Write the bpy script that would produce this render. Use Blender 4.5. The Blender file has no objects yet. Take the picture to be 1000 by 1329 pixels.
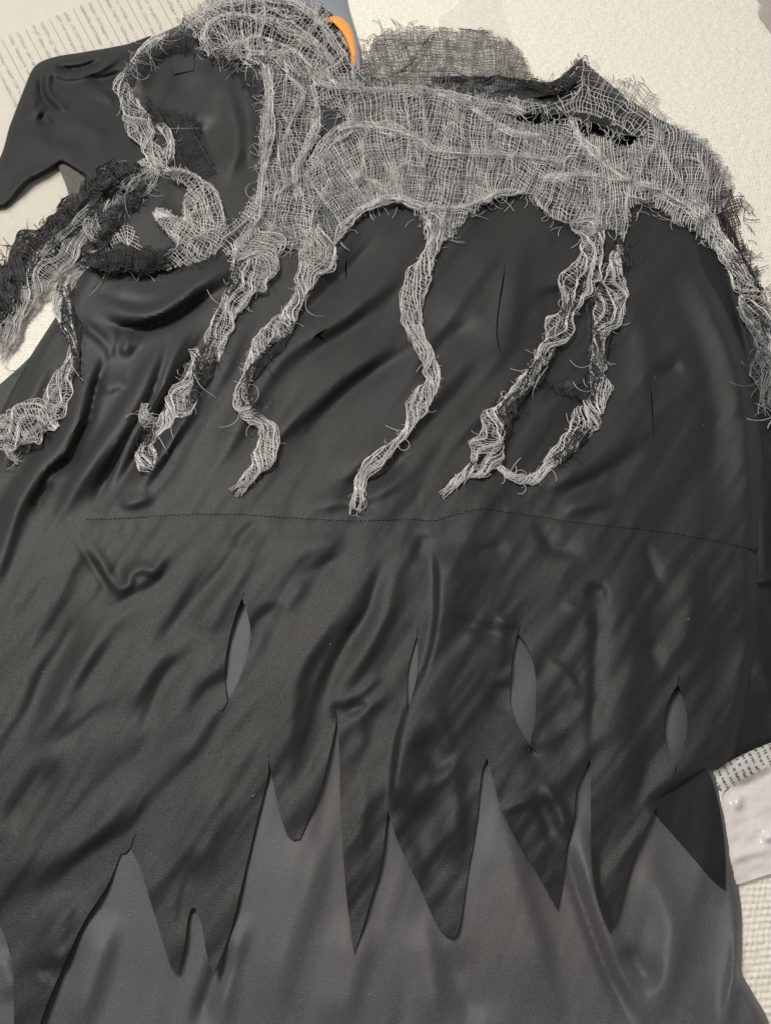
import bpy, math, random
import numpy as np
from mathutils.geometry import delaunay_2d_cdt
from mathutils import Vector
random.seed(7); RNG = np.random.default_rng(7)
S = bpy.context.scene; COL = S.collection

# ---------------------------------------------------------------- camera, world, lamps, exposure
TILT = math.radians(32.0); CAMH = 0.60; FPX = 998.0
cd = bpy.data.cameras.new('camera'); cam = bpy.data.objects.new('camera', cd); COL.objects.link(cam)
cam.location = (0, 0, CAMH); cam.rotation_euler = (TILT, 0, 0)
cd.sensor_fit = 'VERTICAL'; cd.sensor_height = 24; cd.lens = 12 * FPX / 664.5
cd.clip_start = 0.01; cd.clip_end = 100
S.camera = cam
w = bpy.data.worlds.new("World"); S.world = w; w.use_nodes = True
w.node_tree.nodes['Background'].inputs['Color'].default_value = (1.0, 0.97, 0.93, 1)
w.node_tree.nodes['Background'].inputs['Strength'].default_value = 0.33
def area(name, loc, target, size, power, color):
    l = bpy.data.lights.new(name, 'AREA'); l.shape = 'SQUARE'; l.size = size; l.energy = power; l.color = color
    o = bpy.data.objects.new(name, l); COL.objects.link(o); o.location = loc
    o.rotation_euler = (Vector(target) - Vector(loc)).to_track_quat('-Z', 'Y').to_euler()
area('ceiling_lamp', (-0.95, 1.45, 2.2), (0, 0.35, 0), 0.9, 66, (1.0, 0.955, 0.88))
S.view_settings.view_transform = 'Standard'; S.view_settings.look = 'None'
S.view_settings.exposure = 0.0; S.view_settings.gamma = 1.0

# ---------------------------------------------------------------- geometry helpers
CT, ST = math.cos(TILT), math.sin(TILT)
def P(u, v, z):
    """point at height z (m) on the floor-plan position seen at photo position u, v"""
    u = np.asarray(u, float); v = np.asarray(v, float); z = np.broadcast_to(np.asarray(z, float), u.shape)
    x = (u - 500) / FPX; y = (664.5 - v) / FPX
    wy = y * CT + ST; wz = y * ST - CT
    t = (z - CAMH) / wz
    return np.stack([x * t, wy * t, z], -1)
def cr(pts, step=4.0, sharp=55, closed=False):
    """smooth curve through the points, kept sharp where it turns hard"""
    p = np.array(pts, float)
    if closed: p = np.vstack([p, p[:1]])
    n = len(p); D = p.shape[1]
    tan = np.zeros_like(p)
    for i in range(n):
        a = p[i-1] if i > 0 else (p[-2] if closed else p[0])
        b = p[i+1] if i < n-1 else (p[1] if closed else p[-1])
        d0 = (p[i]-a)[:2]; d1 = (b-p[i])[:2]
        l0, l1 = np.hypot(*d0), np.hypot(*d1)
        if l0 < 1e-6 or l1 < 1e-6: tan[i] = (b-a)/max(l0+l1, 1e-6); continue
        if math.degrees(math.acos(max(-1, min(1, d0.dot(d1)/l0/l1)))) > sharp: tan[i] = np.nan
        else: tan[i] = (b-a)/(l0+l1)
    out = []
    for i in range(n-1):
        d = p[i+1]-p[i]; L = np.hypot(*d[:2]); k = max(1, int(math.ceil(L/step)))
        m0 = tan[i]*L if not np.isnan(tan[i][0]) else d
        m1 = tan[i+1]*L if not np.isnan(tan[i+1][0]) else d
        for j in range(k):
            t = j/k
            out.append((2*t**3-3*t**2+1)*p[i]+(t**3-2*t**2+t)*m0+(-2*t**3+3*t**2)*p[i+1]+(t**3-t**2)*m1)
    if not closed: out.append(p[-1])
    return np.array(out)
def inside(x, y, poly):
    x = np.asarray(x); y = np.asarray(y); r = np.zeros(x.shape, bool)
    p = np.asarray(poly); q = np.roll(p, -1, 0)
    for (x0, y0), (x1, y1) in zip(p[:, :2], q[:, :2]):
        if y0 == y1: continue
        c = ((y0 > y) != (y1 > y)) & (x < (x1-x0)*(y-y0)/(y1-y0)+x0)
        r ^= c
    return r
_L = np.random.default_rng(11).random((8, 256, 256))
def vnoise(x, y, seed=0):
    x = np.asarray(x, float)+seed*17.31; y = np.asarray(y, float)+seed*9.77
    xi = np.floor(x).astype(int); yi = np.floor(y).astype(int); fx = x-xi; fy = y-yi
    fx = fx**3*(fx*(fx*6-15)+10); fy = fy**3*(fy*(fy*6-15)+10); T = _L[seed % 8]
    a = T[xi & 255, yi & 255]; b = T[(xi+1) & 255, yi & 255]; c = T[xi & 255, (yi+1) & 255]; d = T[(xi+1) & 255, (yi+1) & 255]
    return ((a*(1-fx)+b*fx)*(1-fy)+(c*(1-fx)+d*fx)*fy)*2-1
def fbm(x, y, seed=0, o=3):
    r = 0; a = 1
    for k in range(o): r = r+a*vnoise(x*2**k, y*2**k, seed+k); a *= .5
    return r/1.6

# height rasters over photo positions, 2 px cells, millimetres
U0, V0, ST_ = -90.0, -80.0, 2.0
NU, NV = 595, 750
GU, GV = np.meshgrid(U0+ST_*np.arange(NU), V0+ST_*np.arange(NV))
def sample(R, u, v):
    x = np.clip((np.asarray(u)-U0)/ST_, 0, NU-1.001); y = np.clip((np.asarray(v)-V0)/ST_, 0, NV-1.001)
    xi = x.astype(int); yi = y.astype(int); fx = x-xi; fy = y-yi
    return (R[yi, xi]*(1-fx)+R[yi, xi+1]*fx)*(1-fy)+(R[yi+1, xi]*(1-fx)+R[yi+1, xi+1]*fx)*fy
def window(p, m):
    i0 = int(max(0, (p[:, 0].min()-m-U0)//ST_)); i1 = int(min(NU, (p[:, 0].max()+m-U0)//ST_+2))
    j0 = int(max(0, (p[:, 1].min()-m-V0)//ST_)); j1 = int(min(NV, (p[:, 1].max()+m-V0)//ST_+2))
    return slice(j0, j1), slice(i0, i1)
def linedist(x, y, p):
    """distance, side (+ right of travel), position 0..1 along the line"""
    best = np.full(x.shape, 1e9); sd = np.zeros(x.shape); tt = np.zeros(x.shape)
    seg = np.hypot(*(p[1:, :2]-p[:-1, :2]).T); cum = np.concatenate([[0], np.cumsum(seg)]); tot = max(cum[-1], 1e-6)
    for i in range(len(p)-1):
        ax, ay = p[i, :2]; dx, dy = p[i+1, 0]-ax, p[i+1, 1]-ay; L2 = dx*dx+dy*dy+1e-9
        t = np.clip(((x-ax)*dx+(y-ay)*dy)/L2, 0, 1)
        ex = x-ax-t*dx; ey = y-ay-t*dy; d = ex*ex+ey*ey
        m = d < best; best = np.where(m, d, best)
        sd = np.where(m, np.sign(dx*ey-dy*ex), sd); tt = np.where(m, (cum[i]+t*seg[i])/tot, tt)
    return np.sqrt(best), sd, tt
FH = .62; WADD = 2.5
def fold(R, pts, wd, h, wr=None, e0=.34, e1=.34):
    """ridge (h>0) or valley (h<0) along a line; wd width left of travel, wr right of travel"""
    h = h*FH; p = cr(pts, 4); we, ww_ = wd*1.15+WADD, (wr or wd)*1.15+WADD
    if wr is None: we, ww_ = (we*.62, ww_*1.15) if h > 0 else (we*1.15, ww_*.62)
    if (p[-1, 1]-p[0, 1])+.3*(p[0, 0]-p[-1, 0]) < 0: we, ww_ = ww_, we
    wd, wr = max(we, 5), max(ww_, 5); m = 3*max(wd, wr)
    a, b = window(p, m)
    x, y = GU[a, b], GV[a, b]
    d, s, t = linedist(x, y, p)
    ww = np.where(s > 0, wr, wd)
    tap = np.clip(np.minimum(t/e0, (1-t)/e1), 0, 1); tap = tap*tap*(3-2*tap)
    R[a, b] += h*np.exp(-(d/ww)**2)*(tap if tap.size else 1)
def ledge(R, pts, sharp, reach, h):
    """a lip: right of travel stands h higher, fading out over reach"""
    p = cr(pts, 7); a, b = window(p, 3*reach)
    d, s, t = linedist(GU[a, b], GV[a, b], p); d = d*s
    tap = np.clip(np.minimum(t/.12, (1-t)/.12), 0, 1); tap = tap*tap*(3-2*tap)
    up = 1/(1+np.exp(-d/sharp*2.2))
    R[a, b] += h*up*np.exp(-(np.maximum(d, 0)/reach)**2)*tap
def rolled(R, edge, wd, floor=1.0):
    """bring the sheet down in a round roll along an outer edge"""
    p = cr(edge, 8); a, b = window(p, wd+4)
    d, s, t = linedist(GU[a, b], GV[a, b], p)
    q = np.clip(d/wd, 0, 1); f = 1-(1-q)**2.2
    R[a, b] = floor+(R[a, b]-floor)*f
def blur(R, n=1):
    for _ in range(n):
        R = (np.roll(R, 1, 0)+2*R+np.roll(R, -1, 0))/4; R = (np.roll(R, 1, 1)+2*R+np.roll(R, -1, 1))/4
    return R

# ---------------------------------------------------------------- materials
def mat(name, col, rough=.6, spec=.5, sheen=0, sheen_rough=.4, mottle=.0, col2=None, mscale=8, bump=0, bscale=900, bdist=.0004, fleck=0):
    m = bpy.data.materials.new(name); m.use_nodes = True; nt = m.node_tree; b = nt.nodes['Principled BSDF']
    b.inputs['Base Color'].default_value = (*col, 1); b.inputs['Roughness'].default_value = rough
    b.inputs['Specular IOR Level'].default_value = spec
    b.inputs['Sheen Weight'].default_value = sheen; b.inputs['Sheen Roughness'].default_value = sheen_rough
    tc = nt.nodes.new('ShaderNodeTexCoord')
    if col2:
        n = nt.nodes.new('ShaderNodeTexNoise'); n.inputs['Scale'].default_value = mscale; n.inputs['Detail'].default_value = 3
        r = nt.nodes.new('ShaderNodeValToRGB'); r.color_ramp.elements[0].position = .35; r.color_ramp.elements[1].position = .65
        r.color_ramp.elements[0].color = (*col, 1); r.color_ramp.elements[1].color = (*col2, 1)
        nt.links.new(tc.outputs['Object'], n.inputs['Vector']); nt.links.new(n.outputs['Fac'], r.inputs['Fac'])
        nt.links.new(r.outputs['Color'], b.inputs['Base Color'])
    if fleck:
        n3 = nt.nodes.new('ShaderNodeTexNoise'); n3.inputs['Scale'].default_value = 1300; n3.inputs['Detail'].default_value = 2
        mr = nt.nodes.new('ShaderNodeMapRange'); mr.inputs[1].default_value = .3; mr.inputs[2].default_value = .7; mr.inputs[3].default_value = 1-fleck; mr.inputs[4].default_value = 1+fleck
        vm = nt.nodes.new('ShaderNodeVectorMath'); vm.operation = 'SCALE'
        nt.links.new(tc.outputs['Object'], n3.inputs['Vector']); nt.links.new(n3.outputs['Fac'], mr.inputs[0]); nt.links.new(mr.outputs[0], vm.inputs['Scale'])
        if col2: nt.links.new(r.outputs['Color'], vm.inputs[0])
        else: vm.inputs[0].default_value = col
        nt.links.new(vm.outputs[0], b.inputs['Base Color'])
        mr2 = nt.nodes.new('ShaderNodeMapRange'); mr2.inputs[1].default_value = .3; mr2.inputs[2].default_value = .7; mr2.inputs[3].default_value = spec*(1+fleck); mr2.inputs[4].default_value = spec*(1-fleck)
        nt.links.new(n3.outputs['Fac'], mr2.inputs[0]); nt.links.new(mr2.outputs[0], b.inputs['Specular IOR Level'])
    if bump:
        n2 = nt.nodes.new('ShaderNodeTexNoise'); n2.inputs['Scale'].default_value = bscale; n2.inputs['Detail'].default_value = 2
        bp = nt.nodes.new('ShaderNodeBump'); bp.inputs['Strength'].default_value = bump; bp.inputs['Distance'].default_value = bdist
        nt.links.new(tc.outputs['Object'], n2.inputs['Vector']); nt.links.new(n2.outputs['Fac'], bp.inputs['Height'])
        nt.links.new(bp.outputs['Normal'], b.inputs['Normal'])
    return m
M_BLACK = mat('black_satin', (.0095, .0087, .0074), .50, .40, .07, .5, col2=(.0120, .0116, .0122), mscale=5, bump=.6, bscale=1500, bdist=.0005, fleck=.45)
M_GREY = mat('grey_lining_satin', (.080, .077, .077), .50, .42, .10, .5, col2=(.066, .071, .080), mscale=4, bump=.6, bscale=1500, bdist=.0005, fleck=.45)
M_SLEEVE = mat('sleeve_satin', (.0065, .0076, .0100), .60, .32, .04, .4, bump=.6, bscale=1500, bdist=.0005, fleck=.45)
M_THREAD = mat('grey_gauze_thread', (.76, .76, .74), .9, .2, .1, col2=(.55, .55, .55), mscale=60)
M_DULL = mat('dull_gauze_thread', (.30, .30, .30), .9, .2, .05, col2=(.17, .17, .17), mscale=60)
M_MID = mat('mid_grey_gauze_thread', (.56, .56, .55), .9, .2, .1, col2=(.40, .40, .40), mscale=60)  # mid-grey yarn, between the grey and dull gauze tones
M_DARK = mat('black_gauze_thread', (.030, .030, .030), .85, .3, .1, col2=(.06, .06, .06), mscale=80)
M_STITCH = mat('black_sewing_thread', (.006, .006, .006), .7, .3)

# ---------------------------------------------------------------- object helpers
def link(name, me, m, parent=None, smooth=True):
    o = bpy.data.objects.new(name, me); COL.objects.link(o)
    if m: me.materials.append(m)
    if parent: o.parent = parent; o.location = [-c for c in parent.location]
    if smooth: me.polygons.foreach_set('use_smooth', np.ones(len(me.polygons), bool))
    me.update(); return o
def raw_mesh(name, V, F):
    """V (n,3); F (m,3) or (m,4)"""
    V = np.asarray(V, np.float32); F = np.asarray(F, np.int32); k = F.shape[1]
    me = bpy.data.meshes.new(name)
    me.vertices.add(len(V)); me.vertices.foreach_set('co', V.ravel())
    me.loops.add(F.size); me.loops.foreach_set('vertex_index', F.ravel())
    me.polygons.add(len(F)); me.polygons.foreach_set('loop_start', np.arange(0, F.size, k, dtype=np.int32))
    me.update(calc_edges=True); me.validate(); return me
def empty(name, loc, label, cat, group=None):
    o = bpy.data.objects.new(name, None); COL.objects.link(o); o.location = loc; o.empty_display_size = .02
    o['label'] = label; o['category'] = cat
    if group: o['group'] = group
    return o
def sheet(name, poly, R, m, parent=None, grid=4.0, holes=(), extra=0.0, thick=.0003, step=3.0, sharp=50, rolls=()):
    """a cloth sheet: outline cut in plan, height from the raster"""
    B = cr(poly, step, sharp, closed=True); H = [cr(h, 2.5, 50, closed=True) for h in holes]
    gx, gy = np.meshgrid(np.arange(B[:, 0].min(), B[:, 0].max(), grid), np.arange(B[:, 1].min(), B[:, 1].max(), grid*.9))
    gx[1::2] += grid/2; gx = gx.ravel(); gy = gy.ravel()
    k = inside(gx, gy, B)
    for h in H: k &= ~inside(gx, gy, h)
    gx, gy = gx[k], gy[k]
    allb = np.vstack([B]+H)
    key = set()                                  # drop grid points touching the outlines
    for bx, by in allb: 
        cx, cy = int(bx//2), int(by//2)
        for i in (-1, 0, 1):
            for j in (-1, 0, 1): key.add((cx+i, cy+j))
    k = np.array([(int(a//2), int(b//2)) not in key for a, b in zip(gx, gy)], bool)
    gx, gy = gx[k], gy[k]
    E = []; o = 0
    for loop in [B]+H:
        n = len(loop); E += [(o+i, o+(i+1) % n) for i in range(n)]; o += n
    pts = [Vector((float(a), float(b))) for a, b in allb]+[Vector((float(a), float(b))) for a, b in zip(gx, gy)]
    vs, es, fs, *_ = delaunay_2d_cdt(pts, E, [], 0, 1e-4)
    vs = np.array([(a.x, a.y) for a in vs]); fs = np.array([f for f in fs if len(f) == 3])
    c = vs[fs].mean(1); k = inside(c[:, 0], c[:, 1], B)
    for h in H: k &= ~inside(c[:, 0], c[:, 1], h)
    fs = fs[k]
    zz = sample(R, vs[:, 0], vs[:, 1])+extra
    for edge, wd, floor in rolls:
        db, _, _ = linedist(B[:, 0], B[:, 1], cr(edge, 6)); nb = db < 4
        if not nb.any(): continue
        if nb[0] and nb[-1] and not nb.all(): kk = np.nonzero(~nb)[0][0]; Bq = np.roll(B, -kk, 0); nb = np.roll(nb, -kk)
        else: Bq = B
        ed = Bq[nb]
        d, _, _ = linedist(vs[:, 0], vs[:, 1], ed); q = np.clip(d/wd, 0, 1)
        zz = floor+(zz-floor)*(1-(1-q)**2.2)
    V = P(vs[:, 0], vs[:, 1], zz/1000.0)
    a, b, c = V[fs[:, 0]], V[fs[:, 1]], V[fs[:, 2]]
    fl = np.cross(b-a, c-a)[:, 2] < 0; fs[fl] = fs[fl][:, ::-1]
    o = link(name, raw_mesh(name, V, fs), m, parent)
    if thick:
        md = o.modifiers.new('thickness', 'SOLIDIFY'); md.thickness = thick; md.offset = -1
        es = o.modifiers.new('crisp_rim', 'EDGE_SPLIT'); es.split_angle = math.radians(48)
    return o

VIEW = np.array([0, -ST, CT])
class Threads:
    """collects yarns and links them as one mesh"""
    def __init__(s): s.V = []; s.F = []; s.n = 0
    def add(s, u, v, z, r, ok=None):
        """u, v, z (mm), arrays (k, n): k yarns of n points; r radius in mm"""
        u = np.atleast_2d(u); v = np.atleast_2d(v); z = np.broadcast_to(z, u.shape)
        if u.shape[1] < 2: return
        C = P(u, v, np.maximum(z, .6)/1000.0)
        t = np.gradient(C, axis=1); t /= np.linalg.norm(t, axis=2, keepdims=True)+1e-12
        b = np.cross(t, VIEW); b /= np.linalg.norm(b, axis=2, keepdims=True)+1e-9
        n = np.cross(b, t)
        rr = np.broadcast_to(np.asarray(r, float)/1000.0, u.shape)[..., None]
        ring = np.stack([C+n*rr, C-n*rr*.5+b*rr*.87, C-n*rr*.5-b*rr*.87], 2)     # k,n,3,3
        k, m = u.shape
        idx = s.n+np.arange(k*m*3).reshape(k, m, 3)
        okk = np.ones((k, m), bool) if ok is None else ok
        e = okk[:, :-1] & okk[:, 1:]
        i0 = idx[:, :-1][e]; i1 = idx[:, 1:][e]
        for a, c in ((0, 1), (1, 2), (2, 0)):
            s.F.append(np.stack([i0[:, a], i0[:, c], i1[:, c], i1[:, a]], 1))
        s.V.append(ring.reshape(-1, 3)); s.n += k*m*3
    def build(s, name, m, parent=None):
        V = np.concatenate(s.V); F = np.concatenate(s.F)
        used = np.zeros(len(V), bool); used[F.ravel()] = True
        mp = np.cumsum(used)-1
        return link(name, raw_mesh(name, V[used], mp[F]), m, parent)

# ================================================================ THE GARMENT: heights
def diag(R, k, seed, amp, ang, lx, ly):
    ca, sa = math.cos(ang), math.sin(ang)
    a = GU*ca+GV*sa; b = -GU*sa+GV*ca
    R += amp*fbm(a/lx, b/ly, seed, 3)
SEAM = [(112, 674), (165, 673), (230, 668), (300, 668), (380, 672), (450, 676), (540, 674), (562, 676), (592, 668), (625, 661), (680, 668), (740, 677), (830, 687), (900, 697), (960, 709), (986, 719)]
RIGHT_EDGE = [(925, 268), (900, 300), (915, 350), (938, 395), (958, 440), (975, 495), (986, 560), (989, 640), (986, 719), (985, 790), (980, 850), (967, 935), (951, 980), (920, 1003), (884, 1024), (858, 1042)]
LEFT_EDGE = [(118, 330), (95, 375), (70, 415), (40, 462), (15, 505), (-5, 545), (-40, 600), (-80, 640)]
TOP_EDGE = [(186, 52), (230, 34), (290, 6), (350, -8), (410, 8), (445, 55), (480, 98), (560, 110), (640, 116), (690, 122), (722, 112), (755, 78), (800, 116), (850, 152), (900, 178), (930, 215), (944, 250), (925, 268)]

# underskirt
FH = 1.35
HU = np.full(GU.shape, 10.0)
diag(HU, 0, 1, 2.2, math.radians(100), 260, 70); diag(HU, 0, 4, 1.2, math.radians(105), 210, 34)
ledge(HU, [(723, 1360), (706, 1235), (684, 1160), (664, 1085), (640, 1030)], 5, 45, -0)
fold(HU, [(630, 1000), (650, 1060), (674, 1150), (697, 1226), (722, 1340)], 9, 7, 40)
fold(HU, [(733, 1085), (744, 1138), (764, 1200), (790, 1268), (830, 1345)], 8, -7)
fold(HU, [(742, 1040), (757, 1110), (775, 1180), (808, 1262), (850, 1345)], 12, 8)
fold(HU, [(842, 1080), (850, 1140), (873, 1205), (868, 1262), (848, 1340)], 10, 6, 22)
fold(HU, [(800, 1230), (830, 1262), (862, 1275)], 14, -5)
fold(HU, [(425, 1040), (405, 1120), (375, 1220), (345, 1350)], 30, 5)
fold(HU, [(480, 1190), (450, 1280), (440, 1350)], 26, 4)
fold(HU, [(150, 1180), (120, 1270), (95, 1350)], 20, 5)
fold(HU, [(300, 1215), (278, 1270), (250, 1345)], 12, -6)
fold(HU, [(325, 1180), (300, 1260), (280, 1345)], 12, 4)
fold(HU, [(575, 1225), (600, 1290), (615, 1345)], 22, -4)
fold(HU, [(545, 1180), (560, 1260), (570, 1345)], 18, 4)
fold(HU, [(960, 1190), (958, 1245), (948, 1290), (944, 1345)], 5, 5)
fold(HU, [(925, 1120), (915, 1200), (900, 1300)], 24, -4)
fold(HU, [(0, 1230), (20, 1300)], 14, 3)
HUE = ([(915, 990), (930, 1010), (941, 1060), (950, 1110), (961, 1180), (961, 1240), (962, 1262), (976, 1288), (996, 1325), (1010, 1380)], 14, 1)

FH = .85
# front: bodice, side drapes and overskirt share one surface
HF = np.full(GU.shape, 15.5)
diag(HF, 0, 2, 3.2, math.radians(-52), 230, 60); diag(HF, 0, 5, 2.1, math.radians(-55), 210, 34); diag(HF, 0, 7, .5, math.radians(-58), 90, 13)
F = lambda *a, **k: fold(HF, *a, **k)
FH = 1.1
# left drapes
F([(112, 378), (140, 398), (185, 408), (218, 398), (252, 374), (295, 347), (335, 318)], 10, 11, 7)
F([(120, 368), (165, 380), (205, 384), (250, 360), (300, 330)], 8, 3)
F([(125, 412), (168, 426), (212, 416), (255, 390), (297, 368)], 5, -7)
F([(228, 412), (206, 455), (180, 506), (152, 552), (122, 597), (92, 640), (70, 690)], 13, 10, 9)
F([(222, 425), (212, 468), (195, 515), (171, 558), (150, 594), (132, 628), (119, 668)], 4, -7)
F([(258, 405), (238, 440), (216, 486), (195, 528), (174, 562), (155, 600), (140, 640)], 8, 7)
F([(285, 400), (262, 440), (238, 486), (214, 530), (190, 570), (165, 610), (140, 655)], 4, -5)
F([(139, 440), (132, 476), (123, 506), (114, 542), (99, 575), (90, 594), (66, 614), (51, 638), (40, 668)], 4, -9)
F([(126, 445), (116, 490), (102, 535), (82, 575), (52, 612), (25, 660), (8, 720)], 15, 7, 10)
F([(102, 413), (120, 428), (134, 440), (138, 458)], 4, 5)
F([(141, 420), (149, 436), (144, 458), (150, 470)], 4, 4)
F([(160, 425), (166, 440), (156, 462)], 5, 4)
F([(190, 440), (172, 450), (160, 470)], 5, 3)
F([(75, 425), (48, 500), (18, 570), (-10, 640)], 13, 5)
F([(92, 470), (72, 530), (50, 580)], 8, -5)
F([(170, 500), (150, 500), (130, 512)], 8, 4)
F([(60, 600), (30, 640), (10, 700), (-20, 800)], 12, 5)
F([(40, 668), (52, 640), (70, 622)], 5, -5)
FH = 1.25
# bodice diagonals
F([(575, 300), (520, 355), (455, 408), (395, 448), (335, 515), (290, 590), (250, 655)], 15, 5)
F([(545, 350), (480, 404), (440, 432), (385, 466), (330, 530), (300, 590)], 10, -4)
F([(560, 415), (500, 452), (440, 498), (385, 556), (330, 630)], 14, 4)
F([(560, 440), (470, 490), (410, 540), (355, 590), (322, 645)], 10, -5)
F([(640, 440), (590, 490), (540, 545), (480, 592), (420, 620)], 13, 4)
F([(535, 580), (480, 622), (424, 636)], 9, -4)
F([(545, 600), (490, 640), (430, 655), (380, 660)], 9, 3)
F([(335, 400), (296, 470), (254, 540), (214, 612), (182, 664)], 12, 5)
F([(300, 450), (262, 520), (222, 590), (180, 650)], 6, -4)
F([(292, 470), (240, 550), (200, 610), (168, 660)], 7, 4)
F([(470, 290), (420, 350), (380, 395)], 12, 4)
F([(500, 300), (450, 350), (400, 400), (360, 450)], 7, -3.5)
F([(200, 640), (180, 652), (150, 655)], 6, 3)
F([(626, 410), (573, 449), (545, 500)], 14, -5)
F([(650, 300), (625, 350), (590, 400), (560, 430)], 16, 4)
F([(690, 300), (672, 340), (664, 420), (640, 470), (600, 520)], 16, 4)
F([(740, 376), (712, 384), (692, 398)], 9, -4)
F([(842, 506), (808, 566), (740, 612), (672, 634)], 18, 5, 14)
F([(838, 550), (815, 590), (760, 626), (690, 650)], 8, -3)
F([(700, 450), (670, 490), (600, 560), (560, 590)], 14, 3)
F([(838, 478), (862, 484), (888, 470)], 10, -3)
F([(806, 370), (835, 440), (838, 500), (846, 540)], 14, 3)
F([(870, 320), (925, 400), (955, 490), (966, 600), (962, 690)], 18, 4)
F([(830, 300), (885, 400), (920, 500), (925, 620), (905, 690)], 20, -3.5)
F([(745, 500), (722, 500), (700, 508)], 6, -2)
F([(800, 640), (770, 655), (720, 660)], 10, 3)
# overskirt
FH = .70
F([(105, 702), (126, 725), (143, 752), (154, 765), (167, 760), (171, 745), (185, 739), (202, 744), (212, 728), (222, 714)], 5, 5, e0=.2, e1=.25)
F([(118, 806), (150, 786), (170, 774), (204, 754), (228, 716)], 7, -4.5)
F([(92, 690), (112, 720), (130, 748), (140, 775)], 6, -2.5)
F([(326, 681), (292, 739), (250, 783), (218, 820), (200, 850)], 13, -5)
F([(345, 690), (315, 740), (285, 790), (255, 850)], 14, 4)
F([(252, 840), (220, 871), (196, 920), (180, 960)], 8, -4)
F([(230, 830), (195, 870), (165, 930)], 12, 3)
F([(345, 800), (300, 876), (268, 898), (238, 950)], 11, -6)
F([(282, 900), (262, 950), (230, 1000)], 14, 3)
F([(150, 905), (112, 939), (66, 975)], 9, -4)
F([(112, 770), (96, 812), (60, 875), (26, 950)], 11, -5)
F([(140, 800), (110, 860), (80, 920), (40, 980)], 13, 4)
F([(262, 975), (223, 1024), (180, 1078), (108, 1125), (30, 1205)], 20, -9)
F([(200, 1000), (150, 1060), (80, 1110), (0, 1170)], 20, 6)
F([(70, 980), (30, 1040), (0, 1080)], 14, -5)
F([(90, 1140), (80, 1200), (70, 1290)], 22, 5)
F([(52, 1270), (70, 1255), (88, 1262)], 10, -4)
F([(300, 1010), (270, 1080), (245, 1150)], 20, 5)
F([(260, 1100), (240, 1160), (232, 1220)], 9, -3)
F([(518, 703), (494, 737), (478, 790), (450, 835), (428, 875), (406, 946), (388, 1010), (384, 1060)], 9, -8)
F([(500, 695), (450, 785), (392, 863), (374, 964), (365, 1030)], 17, 6)
F([(535, 700), (510, 760), (490, 820), (462, 870), (445, 900)], 13, 5)
F([(374, 782), (335, 808), (322, 860)], 10, -6)
F([(345, 671), (320, 690), (296, 712)], 8, -4)
F([(452, 722), (420, 732), (380, 760)], 9, -4); F([(450, 700), (410, 710), (370, 735)], 10, 3)
F([(550, 690), (545, 712), (530, 716)], 9, -4)
ledge(HF, [(503, 1060), (511, 1000), (516, 957), (530, 910), (552, 863), (565, 802), (566, 748), (561, 700)], 3.2, 50, 8)
F([(436, 922), (452, 908), (470, 898), (500, 872)], 4, 4); F([(442, 928), (462, 918), (480, 915)], 4, -5)
F([(432, 912), (436, 925), (440, 940)], 4, -4)
F([(512, 897), (490, 910), (470, 930), (460, 960)], 7, 4); F([(505, 915), (488, 940), (478, 970)], 9, -4)
F([(478, 990), (470, 1060), (468, 1130)], 12, 3)
F([(664, 830), (612, 813), (578, 796)], 6, -3.5); F([(600, 830), (640, 850), (660, 870)], 10, 3)
F([(532, 960), (556, 978), (580, 1010)], 18, -8); F([(648, 880), (646, 905), (640, 930)], 14, -6)
F([(520, 1040), (550, 1100), (575, 1160)], 18, -4); F([(585, 960), (590, 1040), (592, 1130)], 16, 6)
F([(560, 910), (575, 950), (590, 990)], 10, 3)
F([(672, 995), (715, 975), (752, 948)], 18, -5); F([(700, 940), (735, 925), (752, 890)], 16, -3)
F([(700, 1008), (726, 1048), (740, 1096)], 6, 5); F([(690, 1030), (705, 1060), (718, 1100)], 7, -5)
F([(648, 1060), (672, 1044), (698, 1040)], 5, 4); F([(700, 852), (735, 874), (754, 915)], 5, 3)
F([(768, 740), (774, 800), (770, 889), (768, 960), (766, 1003)], 8, -4); F([(806, 700), (816, 800), (812, 900), (795, 1060)], 24, 5)
F([(836, 700), (846, 742), (866, 766)], 6, -4); F([(830, 830), (845, 850), (856, 880)], 9, -4); F([(845, 940), (835, 1000), (820, 1070)], 12, -4)
F([(696, 674), (714, 712), (762, 720)], 9, -5); F([(604, 722), (640, 712), (662, 704)], 8, -4); F([(640, 690), (600, 705), (580, 760)], 12, 3)
F([(758, 764), (775, 768), (790, 766)], 9, -5); F([(728, 782), (752, 792), (770, 812)], 5, 3)
F([(898, 715), (896, 790), (882, 870)], 14, 4); F([(660, 790), (650, 830), (655, 870)], 8, 3)
F([(672, 812), (655, 806), (640, 800)], 3, 3); F([(690, 985), (688, 975), (686, 968)], 3, -3)
F([(930, 740), (935, 860), (920, 950)], 26, -4)
FH = .62
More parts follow.
